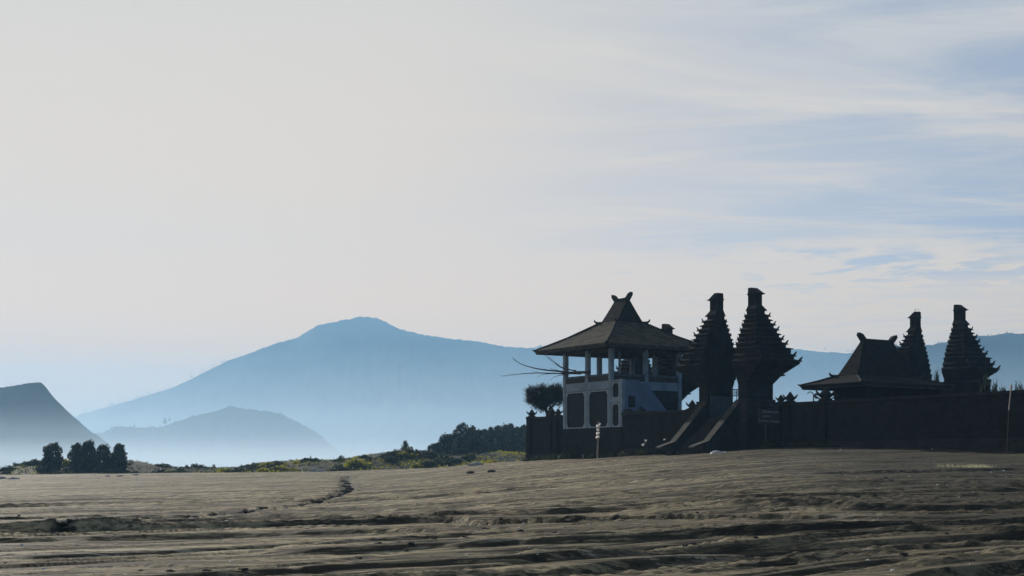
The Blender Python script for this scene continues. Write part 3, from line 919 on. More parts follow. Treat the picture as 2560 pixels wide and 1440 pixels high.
def hip_roof(parent, ac, bc, Ea, Eb, ze, ha, hb, zb, ridge, rl, zr, th=.18, lm=None, curve=.10):
    """two-stage hip roof; ridge along 'a' or 'b'"""
    lo = MB()
    def ring(x, y, z): return [(ac - x, bc - y, z), (ac + x, bc - y, z), (ac + x, bc + y, z), (ac - x, bc + y, z)]
    rings = []
    n = 5
    for i in range(n + 1):
        f = i / n
        sag = -curve * math.sin(math.pi * f)
        rings.append(ring(Ea + (ha - Ea) * f, Eb + (hb - Eb) * f, ze + th + (zb - ze - th) * f + sag))
    vs = [p for r in rings for p in r]
    fs = [(4 * i + k, 4 * i + (k + 1) % 4, 4 * i + 4 + (k + 1) % 4, 4 * i + 4 + k) for i in range(n) for k in range(4)]
    vs += ring(Ea, Eb, ze)
    m = 4 * (n + 1)
    fs += [(k, m + k, m + (k + 1) % 4, (k + 1) % 4) for k in range(4)]
    # soffit rising inward
    vs += ring(ha, hb, zb - .35)
    fs += [(m + k, m + 4 + k, m + 4 + (k + 1) % 4, m + (k + 1) % 4) for k in range(4)] + [(m + 4, m + 5, m + 6, m + 7)]
    lo.add(vs, fs)
    r = lo.build('lower_roof', lm or ROOFM, parent)
    up = MB()
    rx, ry = (rl, .10) if ridge == 'a' else (.10, rl)
    r0, r1, r2 = ring(ha, hb, zb - .05), ring(ha * .55 + rx * .45, hb * .55 + ry * .45, zb + (zr - zb) * .42), ring(rx, ry, zr)
    up.add(r0 + r1 + r2, [(4 * i + k, 4 * i + (k + 1) % 4, 4 * i + 4 + (k + 1) % 4, 4 * i + 4 + k) for i in (0, 1) for k in range(4)] + [(8, 9, 10, 11)])
    u = up.build('upper_roof', ROOF_SHADED, parent)
    o = MB()
    if ridge == 'a':
        o.box(ac - rl, ac + rl, bc - .13, bc + .13, zr - .04, zr + .12)
        for s in (-1, 1):
            o.prism([(ac + s * (rl - .25), zr + .1), (ac + s * (rl + .02), zr - .15), (ac + s * (rl + .42), zr + .30), (ac + s * (rl + .40), zr + .52), (ac + s * (rl + .12), zr + .42)], 'y', bc - .14, bc + .14)
    else:
        o.box(ac - .13, ac + .13, bc - rl, bc + rl, zr - .04, zr + .12)
        for s in (-1, 1):
            o.prism([(bc + s * (rl - .30), zr + .1), (bc + s * (rl + .02), zr - .12), (bc + s * (rl + .42), zr + .32), (bc + s * (rl + .36), zr + .52), (bc + s * (rl + .02), zr + .42)], 'x', ac - .14, ac + .14)
    o.build('ridge_ornament', STONE2, parent)
    for sx in (-1, 1):
        for sy in (-1, 1):
            h = MB()
            h.tube([(ac + sx * Ea, bc + sy * Eb, ze + th), (ac + sx * (Ea * .5 + ha * .5), bc + sy * (Eb * .5 + hb * .5), (ze + th + zb) / 2 - curve * .9), (ac + sx * ha, bc + sy * hb, zb + .02)], [.09, .09, .09], 6)
            horn(h, ac + sx * (Ea + .0), bc + sy * (Eb + .0), ze + th - .10, sx, sy, .42, .16)
            h.tube([(ac + sx * (ha - .1), bc + sy * (hb - .1), zb + .0), (ac + sx * (ha + .2), bc + sy * (hb + .2), zb + .02), (ac + sx * (ha + .33), bc + sy * (hb + .33), zb + .16), (ac + sx * (ha + .33), bc + sy * (hb + .33), zb + .30)], [.12, .10, .07, .02], 6)
            h.tube([(ac + sx * ha, bc + sy * hb, zb), (ac + sx * (rx if ridge == 'a' else .1), bc + sy * (ry if ridge == 'b' else .1), zr)], [.05, .05], 5) if False else None
            h.build('hip_ridge', STONE2, parent)
    e = MB()
    for sy in (-1, 1): e.box(ac - Ea + .06, ac + Ea - .06, bc + sy * (Eb - .1) - .04, bc + sy * (Eb - .1) + .04, ze - .12, ze - .003)
    for sx in (-1, 1): e.box(ac + sx * (Ea - .1) - .04, ac + sx * (Ea - .1) + .04, bc - Eb + .2, bc + Eb - .2, ze - .12, ze - .003)
    e.build('fascia', WOOD, parent)


hip_roof(pv, ac, bc, PA / 2 + 1.6, PB / 2 + 1.6, 10.78, 1.06, 1.34, 13.06, 'a', .80, 14.90)

# ------------------------------------------------------------------ the low hall on the right
hl = tempty('hall', 16.7, 11.1, 0, 'low dark hall with steep ridged roof and horned ridge ends', 'hall')
mb = MB(); mb.box(-1.5, 1.5, -3.0, 4.7, 3.0, 7.30); mb.build('wall', STONE, hl)
hip_roof(hl, 0, -.3, 2.85, 4.6, 7.20, .98, 3.0, 7.98, 'b', 1.50, 10.50, curve=.03, lm=ROOF_SHADED)
mb = MB(); mb.box(-1.2, -1.1, -5.2, -3.0, 6.62, 6.76); mb.build('tie_beam', WOOD, hl)

# ------------------------------------------------------------------ things about the temple
# bare branches poking out over the left rail of the upper floor
def branch(pts, r, twigs=0, seed=0, label=''):
    P = [at(x, y, Y) for x, y, Y in pts]
    # smooth the line
    Q = []
    for i in range(len(P) - 1):
        p0, p1, p2, p3 = P[max(i - 1, 0)], P[i], P[i + 1], P[min(i + 2, len(P) - 1)]
        for k in range(6):
            t = k / 6
            Q.append(.5 * ((2 * p1) + (p2 - p0) * t + (2 * p0 - 5 * p1 + 4 * p2 - p3) * t * t + (3 * p1 - p0 - 3 * p2 + p3) * t ** 3))
    Q.append(P[-1])
    n = len(Q)
    mb = MB()
    mb.tube(Q, [r * (1 - .85 * i / (n - 1)) + .004 for i in range(n)], 6)
    rr = random.Random(seed)
    for k in range(twigs):
        i = rr.randint(n // 4, n - 3)
        d = (Q[i + 1] - Q[i]).normalized()
        e = Q[i] + d * rr.uniform(.3, .7) + Vector((0, 0, rr.uniform(-.05, .25)))
        mb.tube([Q[i], (Q[i] + e) / 2 + Vector((0, 0, .03)), e], [.014, .010, .004], 4)
    o = mb.build('bamboo_pole', BAMBOO, None, smooth=True)
    return tag(o, label, 'pole', 'bare bamboo poles poking out of the pavilion')


branch([(1452, 934, 110.2), (1405, 929, 111.5), (1350, 923, 112), (1305, 911, 112), (1281, 895, 112)], .075, 3, 1, 'thickest bare bamboo pole over the left rail, curling up at its tip')
branch([(1445, 934, 110.4), (1400, 934, 111.8), (1340, 932.5, 112.2), (1290, 936, 112.2), (1256, 941, 112.2)], .055, 6, 2, 'longest bare bamboo pole over the left rail, reaching furthest left')
branch([(1440, 927, 110.5), (1408, 921, 111.8), (1384, 906, 112.2), (1361, 887, 112.2)], .05, 2, 3, 'bamboo pole rising steeply from the left rail to the eaves')
branch([(1425, 924, 110.5), (1402, 917, 111.8), (1386, 904, 112.4), (1370, 891, 112.4)], .035, 1, 4, 'thin bamboo pole just under the one rising steeply to the eaves')
branch([(1420, 930, 110.9), (1400, 927, 111.6), (1380, 922, 112), (1376, 919, 112)], .03, 0, 5, 'shortest bamboo stub over the left rail')
branch([(1420, 934, 110.9), (1390, 934, 111.6), (1360, 936, 112), (1343, 943, 112)], .03, 0, 6, 'thin bamboo twig drooping left just under the longest pole')
branch([(1420, 935, 110.9), (1402, 938, 111.6), (1384, 943, 112), (1373, 953, 112)], .03, 0, 7, 'thin bamboo twig hanging lowest beside the left post')
branch([(1474, 931, 109.5), (1440, 931, 110.6), (1405, 933, 111.6), (1390, 934, 112)], .12, 0, 8, 'stout butt end of bamboo lying on the left rail')

# prayer banner on two poles
bn_ = empty('prayer_banner', (0, 0, 0), 'white cloth banner in four pieces on two thin poles before the wall', 'banner')
BY = 105.5
for dx, tx in ((0, 0), (6, 3)):
    mb = MB()
    p0, p1 = at(1492 + dx * .35, 1147, BY), at(1494.5 + tx, 1054, BY)
    p0.z = gz(p0.x, p0.y) - .2
    mb.tube([p0, (p0 + p1) / 2, p1], [.022, .02, .014], 6)
    mb.build('pole', PALEPOLE, bn_)
for k, poly in enumerate(([(1491, 1062), (1496, 1062), (1499, 1058), (1501, 1059), (1500, 1062.5), (1497.5, 1067), (1491.5, 1068)],
                          [(1492, 1072), (1494, 1071), (1495, 1073), (1497, 1069), (1498.7, 1070), (1498, 1077), (1492.5, 1077.5)],
                          [(1490.7, 1081.5), (1496, 1080), (1498.7, 1081), (1498, 1085), (1495, 1086.5), (1491, 1086.5)],
                          [(1490, 1091), (1493, 1089.5), (1497.5, 1089.5), (1498.5, 1094.5), (1495, 1094.5), (1490, 1096)])):
    mb = MB()
    q = [at(x, y, BY) for x, y in poly]
    n = len(q)
    wob = [Vector((0, -.05 + .05 * math.sin(i * 2.1 + k), 0)) for i in range(n)]
    cen = sum(q, Vector()) / n
    mb.add([cen + Vector((0, .06, 0))] + [cen + (a - cen) * 1.12 + b for a, b in zip(q, wob)], [(0, 1 + i, 1 + (i + 1) % n) for i in range(n)])
    mb.build('cloth_piece', CLOTH, bn_)

x, y = ground_at(1457, 1146, 60, 108)
mb = MB(); z = gz(x, 104)
p = at(1457, 1146, 105)
mb.tube([(p.x, p.y, gz(p.x, p.y) - .15), (p.x + .01, p.y, gz(p.x, p.y) + .32), (p.x, p.y, gz(p.x, p.y) + .42)], [.03, .03, .045], 7)
tag(mb.build('stake', PALEPOLE), 'short pale stake in the sand left of the white banner', 'stake')

# sign board on a post
sg = empty('sign_board', at(1916, 1128, 90), 'dark board of three faded text lines on a thin post', 'sign')
sg.location.z = gz(sg.location.x, sg.location.y) - .1
sy = 90.0
def rel(px, py): return at(px, py, sy) - sg.location
for nm, x0, x1, y0, y1 in (('board', 1896, 1946, 1022, 1060),):
    a, b = rel(x0, y1), rel(x1, y0)
    mb = MB(); mb.box(a.x, b.x, 0, .04, a.z, b.z); mb.build(nm, BOARD, sg)
a, b = rel(1915, 1135), rel(1915, 1061)
mb = MB(); mb.box(a.x - .035, a.x + .035, .045, .10, -.3, b.z + .5); mb.build('post', WOOD, sg)
for txt, px, py, size, rot in (('KSDA', 1906, 1032, .215, 0), ('TENGGER', 1922, 1032, .135, -2), ('DEWA', 1907, 1042.5, .15, 0),
                               ('KAWASAN TENGGER', 1897.5, 1053.0, .135, -4)):
    cu = bpy.data.curves.new('lettering', 'FONT')
    cu.body = txt
    cu.size = size
    cu.extrude = .004
    cu.materials.append(LETTER)
    tmp = bpy.data.objects.new('lettering', cu)
    S.collection.objects.link(tmp)
    bpy.context.view_layer.update()
    me = bpy.data.meshes.new_from_object(tmp.evaluated_get(bpy.context.evaluated_depsgraph_get()))
    bpy.data.objects.remove(tmp)
    if not me.materials: me.materials.append(LETTER)
    o = bpy.data.objects.new('lettering', me)
    o.parent = sg
    r_ = rel(px, py)
    o.location = (r_.x, -.006, r_.z)
    o.rotation_euler = (R(90), R(-rot), 0)
    S.collection.objects.link(o)

# hooked lamp post behind the wall, and leaning staff far right
mb = MB()
P = [(2034, 1010), (2034, 990), (2033.5, 986), (2030, 981), (2025, 979.5), (2021, 981.5), (2018.5, 985)]
mb.tube([at(x_, y_, 92) for x_, y_ in [(2034, 1060)] + P], [.045] * 3 + [.03] * 4 + [.02], 6)
tag(mb.build('hooked_pole', IRON), 'thin pole with a hooked top rising behind the wall beside the hall', 'pole')
stf = empty('leaning_staff', (0, 0, 0), 'pale leaning staff with a thick tip before the wall at the far right', 'staff')
mb = MB()
mb.tube([at(2522, 1025, 73), at(2525, 995, 73), at(2527, 975, 73)], [.030, .026, .026], 6)
mb.tube([at(2527, 974, 73), at(2528.5, 966, 73), at(2527.6, 960, 73)], [.07, .06, .01], 6)
mb.build('staff_tip', PALEPOLE, stf)
mb = MB()
p1 = at(2522, 1025.5, 73); p0 = p1.copy(); p0.x -= .12; p0.z = gz(p0.x, p0.y) - .2
mb.tube([p0, p1], [.016, .014], 6)
mb.build('staff_shaft', BAMBOO, stf)
mb = MB()
w0 = tloc(10.4, 22.3, 13.8)
mb.tube([w0 + Vector((-.3, 0, 0)), w0 + Vector((-.3, 0, .28))], [.02, .015], 4)
mb.tube([w0 + Vector((-.3, 0, .25)), w0 + Vector((-.05, 0, .22)), w0 + Vector((.1, 0, -.05))], [.012] * 3, 4)
tag(mb.build('lightning_wire', IRON), 'short bent wire on the cap of a slim stepped tower', 'wire')

# white sheet and litter by the stairs
mb = MB()
c = at(1795, 1126, 88)
zz = gz(c.x, c.y)
for i in range(7):
    x0 = c.x - .45 + i * .13
    hh = .05 + .06 * math.sin(i * .9)
    mb.frustum(x0, x0 + .13, c.y - .5, c.y + .3, zz - .05, x0 + .01, x0 + .12, c.y - .3, c.y + .1, zz + hh + .03 + i * .012)
tag(mb.build('white_sheet', CLOTH), 'crumpled white sheet lying on the sand below the gateway stairs', 'sheet')
rr = random.Random(5)
LIT = [(1614, 1103, 'crumpled white rag, uppermost of the litter left of the stairs'), (1607, 1111, 'small white scrap, lowest of the bright litter left of the stairs'),
       (1611, 1108, 'small grey scrap between the two bright rags left of the stairs'), (1661, 1099, 'tiny pale scrap just above the foot of the left balustrade'),
       (1732, 1099, 'white scrap between the two balustrades, the upper one'), (1732, 1116, 'white scrap between the two balustrades, the lower one')]
for px, py, lb in LIT:
    p = at(px, py, 97.5)
    s = .10 if py in (1103, 1111) else .06
    mb = MB()
    pts = [p + Vector((rr.uniform(-1, 1), rr.uniform(-1, 1), rr.uniform(-1, 1))) * s * 1.2 for _ in range(7)]
    import bmesh
    bm = bmesh.new()
    for q in pts: bm.verts.new(q)
    bmesh.ops.convex_hull(bm, input=bm.verts)
    me = bpy.data.meshes.new('litter'); bm.to_mesh(me); bm.free(); me.materials.append(CLOTH)
    o = bpy.data.objects.new('litter', me); S.collection.objects.link(o)
    tag(o, lb, 'litter')


# ------------------------------------------------------------------ vegetation
def leaf_cloud(centres, radii, n, size, rs, flat=1.0, up=0.0):
    """n small leaf quads spread through a set of lumps; denser near their surfaces"""
    C = np.array(centres, float); Rr = np.array(radii, float)
    if Rr.ndim == 1: Rr = np.stack([Rr, Rr, Rr], 1)
    wgt = (Rr.prod(1)) ** .7
    k = rs.choice(len(C), n, p=wgt / wgt.sum())
    d = rs.normal(size=(n, 3)); d /= np.linalg.norm(d, axis=1)[:, None]
    rad = rs.random(n) ** .35 * (1 + .18 * rs.normal(size=n))
    P = C[k] + d * rad[:, None] * Rr[k]
    a = rs.normal(size=(n, 3)) + d * .3; a[:, 2] += up; a /= np.linalg.norm(a, axis=1)[:, None]
    b = np.cross(a, rs.normal(size=(n, 3))); b /= np.linalg.norm(b, axis=1)[:, None]
    s = size * (.6 + .8 * rs.random(n))[:, None]
    V = np.stack([P - a * s, P + b * s * .5 * flat, P + a * s, P - b * s * .5 * flat], 1).reshape(-1, 3)
    Fq = np.arange(n * 4).reshape(-1, 4)
    return V, Fq


def bush_mesh(seed, n=420, tall=.8, size=.10):
    rs = np.random.default_rng(seed)
    cs, rd = [], []
    for i in range(8):
        a = rs.random() * 6.28; q = rs.random() ** .5 * .75
        h = tall * (1 - q * .7) * (.6 + .5 * rs.random())
        cs.append((math.cos(a) * q, math.sin(a) * q, h * .45)); rd.append((.32, .32, h * .5))
    return leaf_cloud(cs, rd, n, size, rs)


def tree_parts(seed, H, Wd, n=2600, low=.06, size=.13, conif=False, trunk_r=.10):
    rs = np.random.default_rng(seed)
    cs, rd = [], []
    m = 30
    for i in range(m):
        f = (i + .5) / m
        z = H * (low + (1 - low) * f)
        if conif: q = Wd * .5 * (1 - f) ** .7 + .05
        else: q = Wd * .5 * (math.sin(math.pi * (f * .80 + .14)) ** .8)
        a = i * 2.4 + rs.random() * .9; r_ = q * (.25 + .6 * rs.random() ** .6)
        cs.append((math.cos(a) * r_, math.sin(a) * r_, z * (.94 if f > .9 else 1)))
        rr_ = (.13 + .14 * rs.random()) * Wd * (.6 + .6 * (1 - f))
        rd.append((rr_, rr_, rr_ * 1.25))
    V, Fq = leaf_cloud(cs, rd, n, size, rs, up=.6)
    tb = MB()
    tb.tube([(0, 0, -.6), (.03, .02, H * .3), (-.03, 0, H * .6), (0, 0, H * .93)], [trunk_r * 1.3, trunk_r, trunk_r * .6, .02], 7)
    for i in range(7):
        c = cs[rs.integers(0, m)]
        z0 = c[2] * .55
        tb.tube([(0, 0, z0), (c[0] * .5, c[1] * .5, (z0 + c[2]) / 2 + .1), c], [trunk_r * .5, trunk_r * .3, .01], 5)
    return V, Fq, tb


def make_tree(name, x, y, z, H, Wd, seed, label, cat='tree', group=None, m=LEAF_D, **kw):
    V, Fq, tb = tree_parts(seed, H, Wd, **kw)
    r_ = empty(name, (x, y, z), label, cat, group)
    tb.build('trunk', BARK, r_)
    npmesh('crown', V, Fq, m, r_)
    return r_


YT = 262.0


def place(px, Y): return (px - 1280) / F * Y


def t_at(px, top, Y, wpx, seed, label, name='tree', base=None, **kw):
    x = place(px, Y)
    z0 = gz(x, Y) - .2 if base is None else EYE + (HOR - base) / F * Y
    H = EYE + (HOR - top) / F * Y - z0
    return make_tree(name, x, Y, z0, H, wpx / F * Y, seed, label, **kw)


LT = 'broad trees on the plain at the left'
t_at(131, 1107, 195, 47, 131, 'lone rounded tree standing left of the cluster of four', group=LT, base=1188, n=5600, size=.16)
t_at(193, 1107, 195, 43, 102, 'leftmost tree of the cluster of four', group=LT, base=1188, n=4800, size=.16)
t_at(219, 1103, 196, 50, 103, 'tallest tree of the cluster of four', group=LT, base=1188, n=5600, size=.16)
t_at(258, 1110, 195, 42, 104, 'airy tree of the cluster of four, third from the left', group=LT, base=1188, n=3800, size=.15)
t_at(296, 1109, 195, 47, 105, 'rightmost tree of the cluster of four', group=LT, base=1186, n=5000, size=.16)
t_at(1013, 1102, 232, 34, 108, 'small sparse young tree standing alone on the scrub mound', base=1140, n=1500, conif=True, size=.11, trunk_r=.06)

FT = 'trees of the dark grove beside the temple wall'
grove = [(1092, 1108, 30, 0, 250, 'leftmost and lowest tree of the dark grove'),
         (1112, 1088, 38, 0, 252, 'rounded tree second from the left edge of the grove'),
         (1134, 1082, 36, 0, 256, 'rounded tree left of the tallest one in the grove'),
         (1156, 1055, 38, 0, 258, 'tallest bushy tree of the dark grove, knob-topped'),
         (1178, 1065, 40, 0, 256, 'broad bushy tree just right of the tallest one'),
         (1196, 1074, 30, 0, 254, 'bushy tree where the grove starts to dip'),
         (1211, 1072, 20, 1, 262, 'slim conifer in the dip of the grove'),
         (1226, 1067, 24, 1, 266, 'slim conifer just right of the dip of the grove'),
         (1241, 1066, 24, 1, 268, 'pointed conifer halfway along the conifer row'),
         (1246, 1060, 22, 1, 272, 'pointed conifer behind the middle of the conifer row'),
         (1262, 1059, 24, 1, 270, 'pointed conifer left of the tallest conifer'),
         (1276, 1056, 26, 1, 272, 'tallest pointed conifer of the grove'),
         (1289, 1064, 24, 1, 268, 'conifer right of the tallest pointed one'),
         (1300, 1067, 22, 1, 266, 'lower conifer two from the temple wall'),
         (1309, 1060, 24, 1, 268, 'conifer next to the temple wall'),
         (1322, 1054, 28, 1, 270, 'conifer partly behind the corner of the temple wall')]
for i, (px, top, w, con, Y, lb) in enumerate(grove):
    t_at(px, top, Y, w * (1.75 if con else 1.35), 200 + i, lb, name='conifer' if con else 'tree', cat='conifer' if con else 'tree', group=FT, base=1150, n=3000 if con else 4200, conif=bool(con), low=.02 if con else .03,
         size=.21, m=LEAF_D)
for i, (px, top, w) in enumerate(((1218, 1085, 34), (1250, 1082, 34), (1285, 1082, 34), (1318, 1080, 34), (1150, 1092, 40), (1185, 1090, 36))):
    t_at(px, top, 246, w, 240 + i, 'leafy undergrowth tree filling the foot of the grove', name='tree', group='undergrowth trees at the foot of the grove', base=1150, n=2600, size=.22, low=.0)

# weeds along the foot of the wall
for k in range(26):
    a_ = -11 + k * 1.35 + random.uniform(-.4, .4)
    if 11.5 < a_ < 16.8: continue
    p = tloc(a_, -random.uniform(.3, .9))
    V, Fq = leaf_cloud([(0, 0, .12), (.25, 0, .08), (-.2, .1, .08)], [.22, .18, .16], 160, .09, np.random.default_rng(800 + k), .4, 1.2)
    o = npmesh('weed', V, Fq, LEAF_M)
    o.location = (p.x, p.y, gz(p.x, p.y))
    s_ = random.uniform(.7, 1.7); o.scale = (s_, s_, s_)
    tag(o, 'low weed tuft growing at the foot of the dark temple wall', 'weed', 'weeds along the foot of the temple wall')
# wind-swept pine behind the wall
pn = empty('pine_tree', at(1362, 1060, 124), 'dark spiky pine with a forked trunk rising behind the wall left of the pavilion', 'tree')
def rp(px, py, dy=0.0):
    v = at(px, py, 124) - pn.location
    v.y += dy
    return v
tb = MB()
tb.tube([rp(1367, 1075), rp(1368, 1045), rp(1369, 1036)], [.22, .17, .15], 8)
limbs = [((1369, 1037), (1362, 1022), (1352, 1008)), ((1370, 1037), (1374, 1022), (1378, 1006)), ((1368, 1036), (1366, 1020), (1366, 1000)), ((1374, 1022), (1386, 1012), (1393, 1002)),
         ((1352, 1008), (1340, 1000), (1330, 995)), ((1362, 1022), (1372, 1010), (1382, 990))]
for l in limbs: tb.tube([rp(*l[0]), rp(*l[1], .2), rp(*l[2], -.2)], [.13, .09, .04], 6)
tb.build('trunk', BARK, pn)
rs = np.random.default_rng(5)
Vs, Fs = [], []
tips = []
for k in range(120):
    px = rs.uniform(1321, 1402); f = (px - 1321) / 81
    top = 967 + 10 * abs(math.sin(k * 1.7)) + (8 if f < .12 else 0)
    bot = 1000 + (18 if .12 < f < .38 else 24 if .38 <= f < .62 else 10) - (4 if f < .12 else 0)
    tips.append((px, rs.uniform(top, bot), rs.uniform(-1.1, 1.1)))
for (px, py, dy) in tips:
    c = np.array(rp(px, py, dy))
    for j in range(70):
        d = rs.normal(size=3) * .55; d[2] = abs(d[2]) * .9 + .35; d /= np.linalg.norm(d)
        b = c + rs.normal(size=3) * .16
        L = rs.uniform(.22, .46); w = np.cross(d, rs.normal(size=3)); w /= np.linalg.norm(w); w *= .020
        n0 = len(Vs) * 4
        Vs.append([b - w, b + w, b + d * L + w * .3, b + d * L - w * .3])
Vs = np.array(Vs).reshape(-1, 3)
npmesh('crown', Vs, np.arange(len(Vs)).reshape(-1, 4), NEEDLE, pn)

# bushes on the mounds beyond the sand
variants = {}
for key, m, n, tall, size in (('d', LEAF_D, 700, .8, .10), ('m', LEAF_M, 640, .75, .10), ('y', LEAF_Y, 600, .62, .10)):
    variants[key] = [npmesh('bush', *bush_mesh(300 + i + ord(key), n, tall, size), m, link=False) for i in range(4)]


def bush_at(px, Y, wpx, key, label, hs=1.0, group='scrub bushes on the mounds beyond the sand', dz=-.08, top=None):
    src = random.choice(variants[key])
    o = src.copy()
    x = place(px, Y)
    s = wpx / F * Y / 2.0
    o.location = (x, Y, gz(x, Y) + dz)
    h = s * hs
    if top is not None:
        h = max(.15, (EYE + (HOR - top) / F * Y - o.location.z) / .75)
    o.scale = (s, s, h)
    o.rotation_euler = (0, 0, random.random() * 6.28)
    S.collection.objects.link(o)
    return tag(o, label, 'bush', group)


# named clumps of the skyline: (column, top row, width, kind, distance, label)
clumps = [(46, 1152, 26, 'd', 212, 'dark round bush on the left end of the low mound at the left edge'),
          (92, 1153, 20, 'd', 212, 'dark bush between the left mound top and the lone tree'),
          (70, 1158, 30, 'm', 210, 'olive bush between the two dark ones at the left edge'),
          (20, 1168, 30, 'm', 206, 'olive bush lowest on the left slope of the left mound'),
          (110, 1160, 26, 'm', 205, 'olive bush just left of the lone rounded tree'),
          (160, 1166, 30, 'm', 205, 'olive bush between the lone tree and the cluster'),
          (372, 1172, 30, 'd', 190, 'dark bush in front of the bare grey dune'),
          (402, 1166, 14, 'd', 205, 'tiny bush on the right tail of the grey dune'),
          (463, 1159, 24, 'd', 212, 'dark bush at the left end of the isolated clump on the skyline'),
          (480, 1160, 26, 'd', 214, 'second bush of the isolated skyline clump'),
          (498, 1154, 30, 'd', 213, 'tallest bush of the isolated skyline clump'),
          (517, 1160, 22, 'd', 213, 'bush right of the tallest in the isolated clump'),
          (533, 1161, 20, 'd', 212, 'last bush at the right end of the isolated clump'),
          (604, 1159, 16, 'd', 214, 'small dark bush left of the peaked bush'),
          (630, 1153, 26, 'd', 214, 'peaked dark bush on the low middle skyline'),
          (642, 1157, 22, 'd', 213, 'dark bush leaning on the peaked one'),
          (700, 1150, 20, 'm', 216, 'olive bush on the rise before the grey hummock'),
          (729, 1147, 9, 'd', 216, 'tiny bush standing up on the grey hummock'),
          (806, 1147, 26, 'd', 212, 'dark round bush right of the grey hummock'),
          (856, 1139, 34, 'd', 218, 'wide dark bush on the skyline above the tyre track'),
          (880, 1142, 16, 'd', 218, 'small dark bush right of the wide skyline bush'),
          (897, 1139, 18, 'd', 218, 'round dark bush at the foot of the big mound'),
          (930, 1135, 30, 'd', 219, 'dark bush on the left shoulder of the big mound'),
          (958, 1133, 40, 'm', 220, 'broad olive bush on top of the big mound'),
          (985, 1134, 30, 'm', 220, 'olive bush just right of the big mound top'),
          (1055, 1125, 28, 'd', 222, 'dark domed bush on the pale knoll left of the grove'),
          (1034, 1133, 22, 'm', 216, 'olive bush at the foot of the pale knoll'),
          (1070, 1140, 26, 'm', 212, 'olive bush between the pale knoll and the grove'),
          (1255, 1125, 26, 'y', 215, 'yellow green bush at the top of the bright patch'),
          (1282, 1121, 16, 'y', 220, 'small yellow bush on the bank next to the temple wall')]
for px, top, w, k, Y, lb in clumps:
    bush_at(px, Y, w * 1.45, k, lb, top=top - 2, dz=-.35)
rb = random.Random(3)
count = 0
fore = ['low', 'spreading', 'ragged', 'rounded', 'tufted', 'dense']
for i in range(230):
    px = rb.uniform(560, 1310) if i > 75 else rb.uniform(-60, 470)
    if 300 < px < 400 and rb.random() < .8: continue
    Y = rb.uniform(158, 212) if px < 1180 else rb.uniform(135, 205)
    ye = float(np.interp(px, _px, _ye))
    if Y < ye + 4: continue
    bright = (1130 < px < 1320) or (720 < px < 800) or (rb.random() < .25)
    k = 'y' if bright and rb.random() < .8 else rb.choice(['m', 'm', 'd'])
    w = rb.uniform(34, 84)
    kind = {'y': 'yellow green bush lit from behind on the scrub mounds', 'm': 'olive scrub bush low on the mounds beyond the sand', 'd': 'dark scrub bush low on the mounds beyond the sand'}[k]
    bush_at(px, Y, w, k, kind, hs=rb.uniform(.7, 1.2), group={'y': 'backlit yellow green bushes', 'm': 'small olive scrub bushes', 'd': 'small dark scrub bushes'}[k])
# the bright band right in front of the grove
band = [(1118, 1150, 30), (1140, 1147, 34), (1163, 1144, 34), (1185, 1138, 38), (1203, 1129, 40), (1222, 1128, 38), (1243, 1132, 34), (1262, 1134, 30), (1285, 1141, 30), (1305, 1138, 34),
        (1010, 1158, 40), (1035, 1155, 40), (1060, 1157, 30), (1085, 1153, 30), (1105, 1160, 26), (1135, 1160, 24), (1230, 1156, 18), (960, 1152, 40)]
for i, (px, top, w) in enumerate(band):
    Y = 150 + (i % 3) * 6 if i > 9 else 168 + (i % 3) * 5
    bush_at(px, Y, w * 1.5, 'y' if i != 17 else 'm', 'golden green bush in the bright band before the grove' if i < 10 else 'green gold mound bush at the near edge of the scrub', top=top,
            group='golden bushes before the grove' if i < 10 else 'mound bushes at the near edge of the scrub')

# dark thicket behind the right end of the compound
for i, (px, top, w, lb) in enumerate(((2462, 948, 62, 'dark thicket bush half hidden by the furthest right tower'), (2485, 962, 44, 'dark grassy bush right of the furthest right tower'),
                                      (2505, 972, 50, 'low dark bush left of the leaning staff'), (2545, 962, 60, 'tall dark bush at the right edge behind the staff'),
                                      (2590, 955, 70, 'dark bush cut by the right edge of the view'), (2340, 934, 34, 'bush seen between the two slim towers'))):
    Y = {2462: 97, 2485: 95, 2340: 118}.get(px, 112)
    x = place(px, Y)
    V, Fq = leaf_cloud([(0, 0, .9), (.5, .2, .7), (-.5, -.2, .7), (.1, 0, 1.3), (0, .2, .3), (-.3, 0, .2), (.4, 0, .2)], [.55, .5, .5, .35, .7, .6, .6], 6500, .10, np.random.default_rng(500 + i), .5, 1.5)
    o = npmesh('bush', V, Fq, LEAF_D)
    z0 = 3.0
    zt = EYE + (HOR - top) / F * Y
    s = w / F * Y / 2
    o.location = (x, Y, z0)
    o.scale = (s * 1.1, s * 1.1, (zt - z0) / 1.6)
    tag(o, lb, 'bush')
# skyline trees of the hills, a few pixels each
def sky_tree(px, base, h, Y, label, group, wd=.5):
    rs_ = np.random.default_rng(int(abs(px) * 7) + 5)
    H = h / F * Y
    V, Fq = leaf_cloud([(0, 0, H * f) for f in (.25, .5, .75)], [(H * wd * .4, H * wd * .4, H * .25), (H * wd * .3, H * wd * .3, H * .25), (H * wd * .16, H * wd * .16, H * .25)], 50, H * .14, rs_)
    o = npmesh('tree', V, Fq, LEAF_D)
    o.location = (place(px, Y), Y, EYE + (HOR - base - 1.5) / F * Y)
    tag(o, label, 'tree', group)


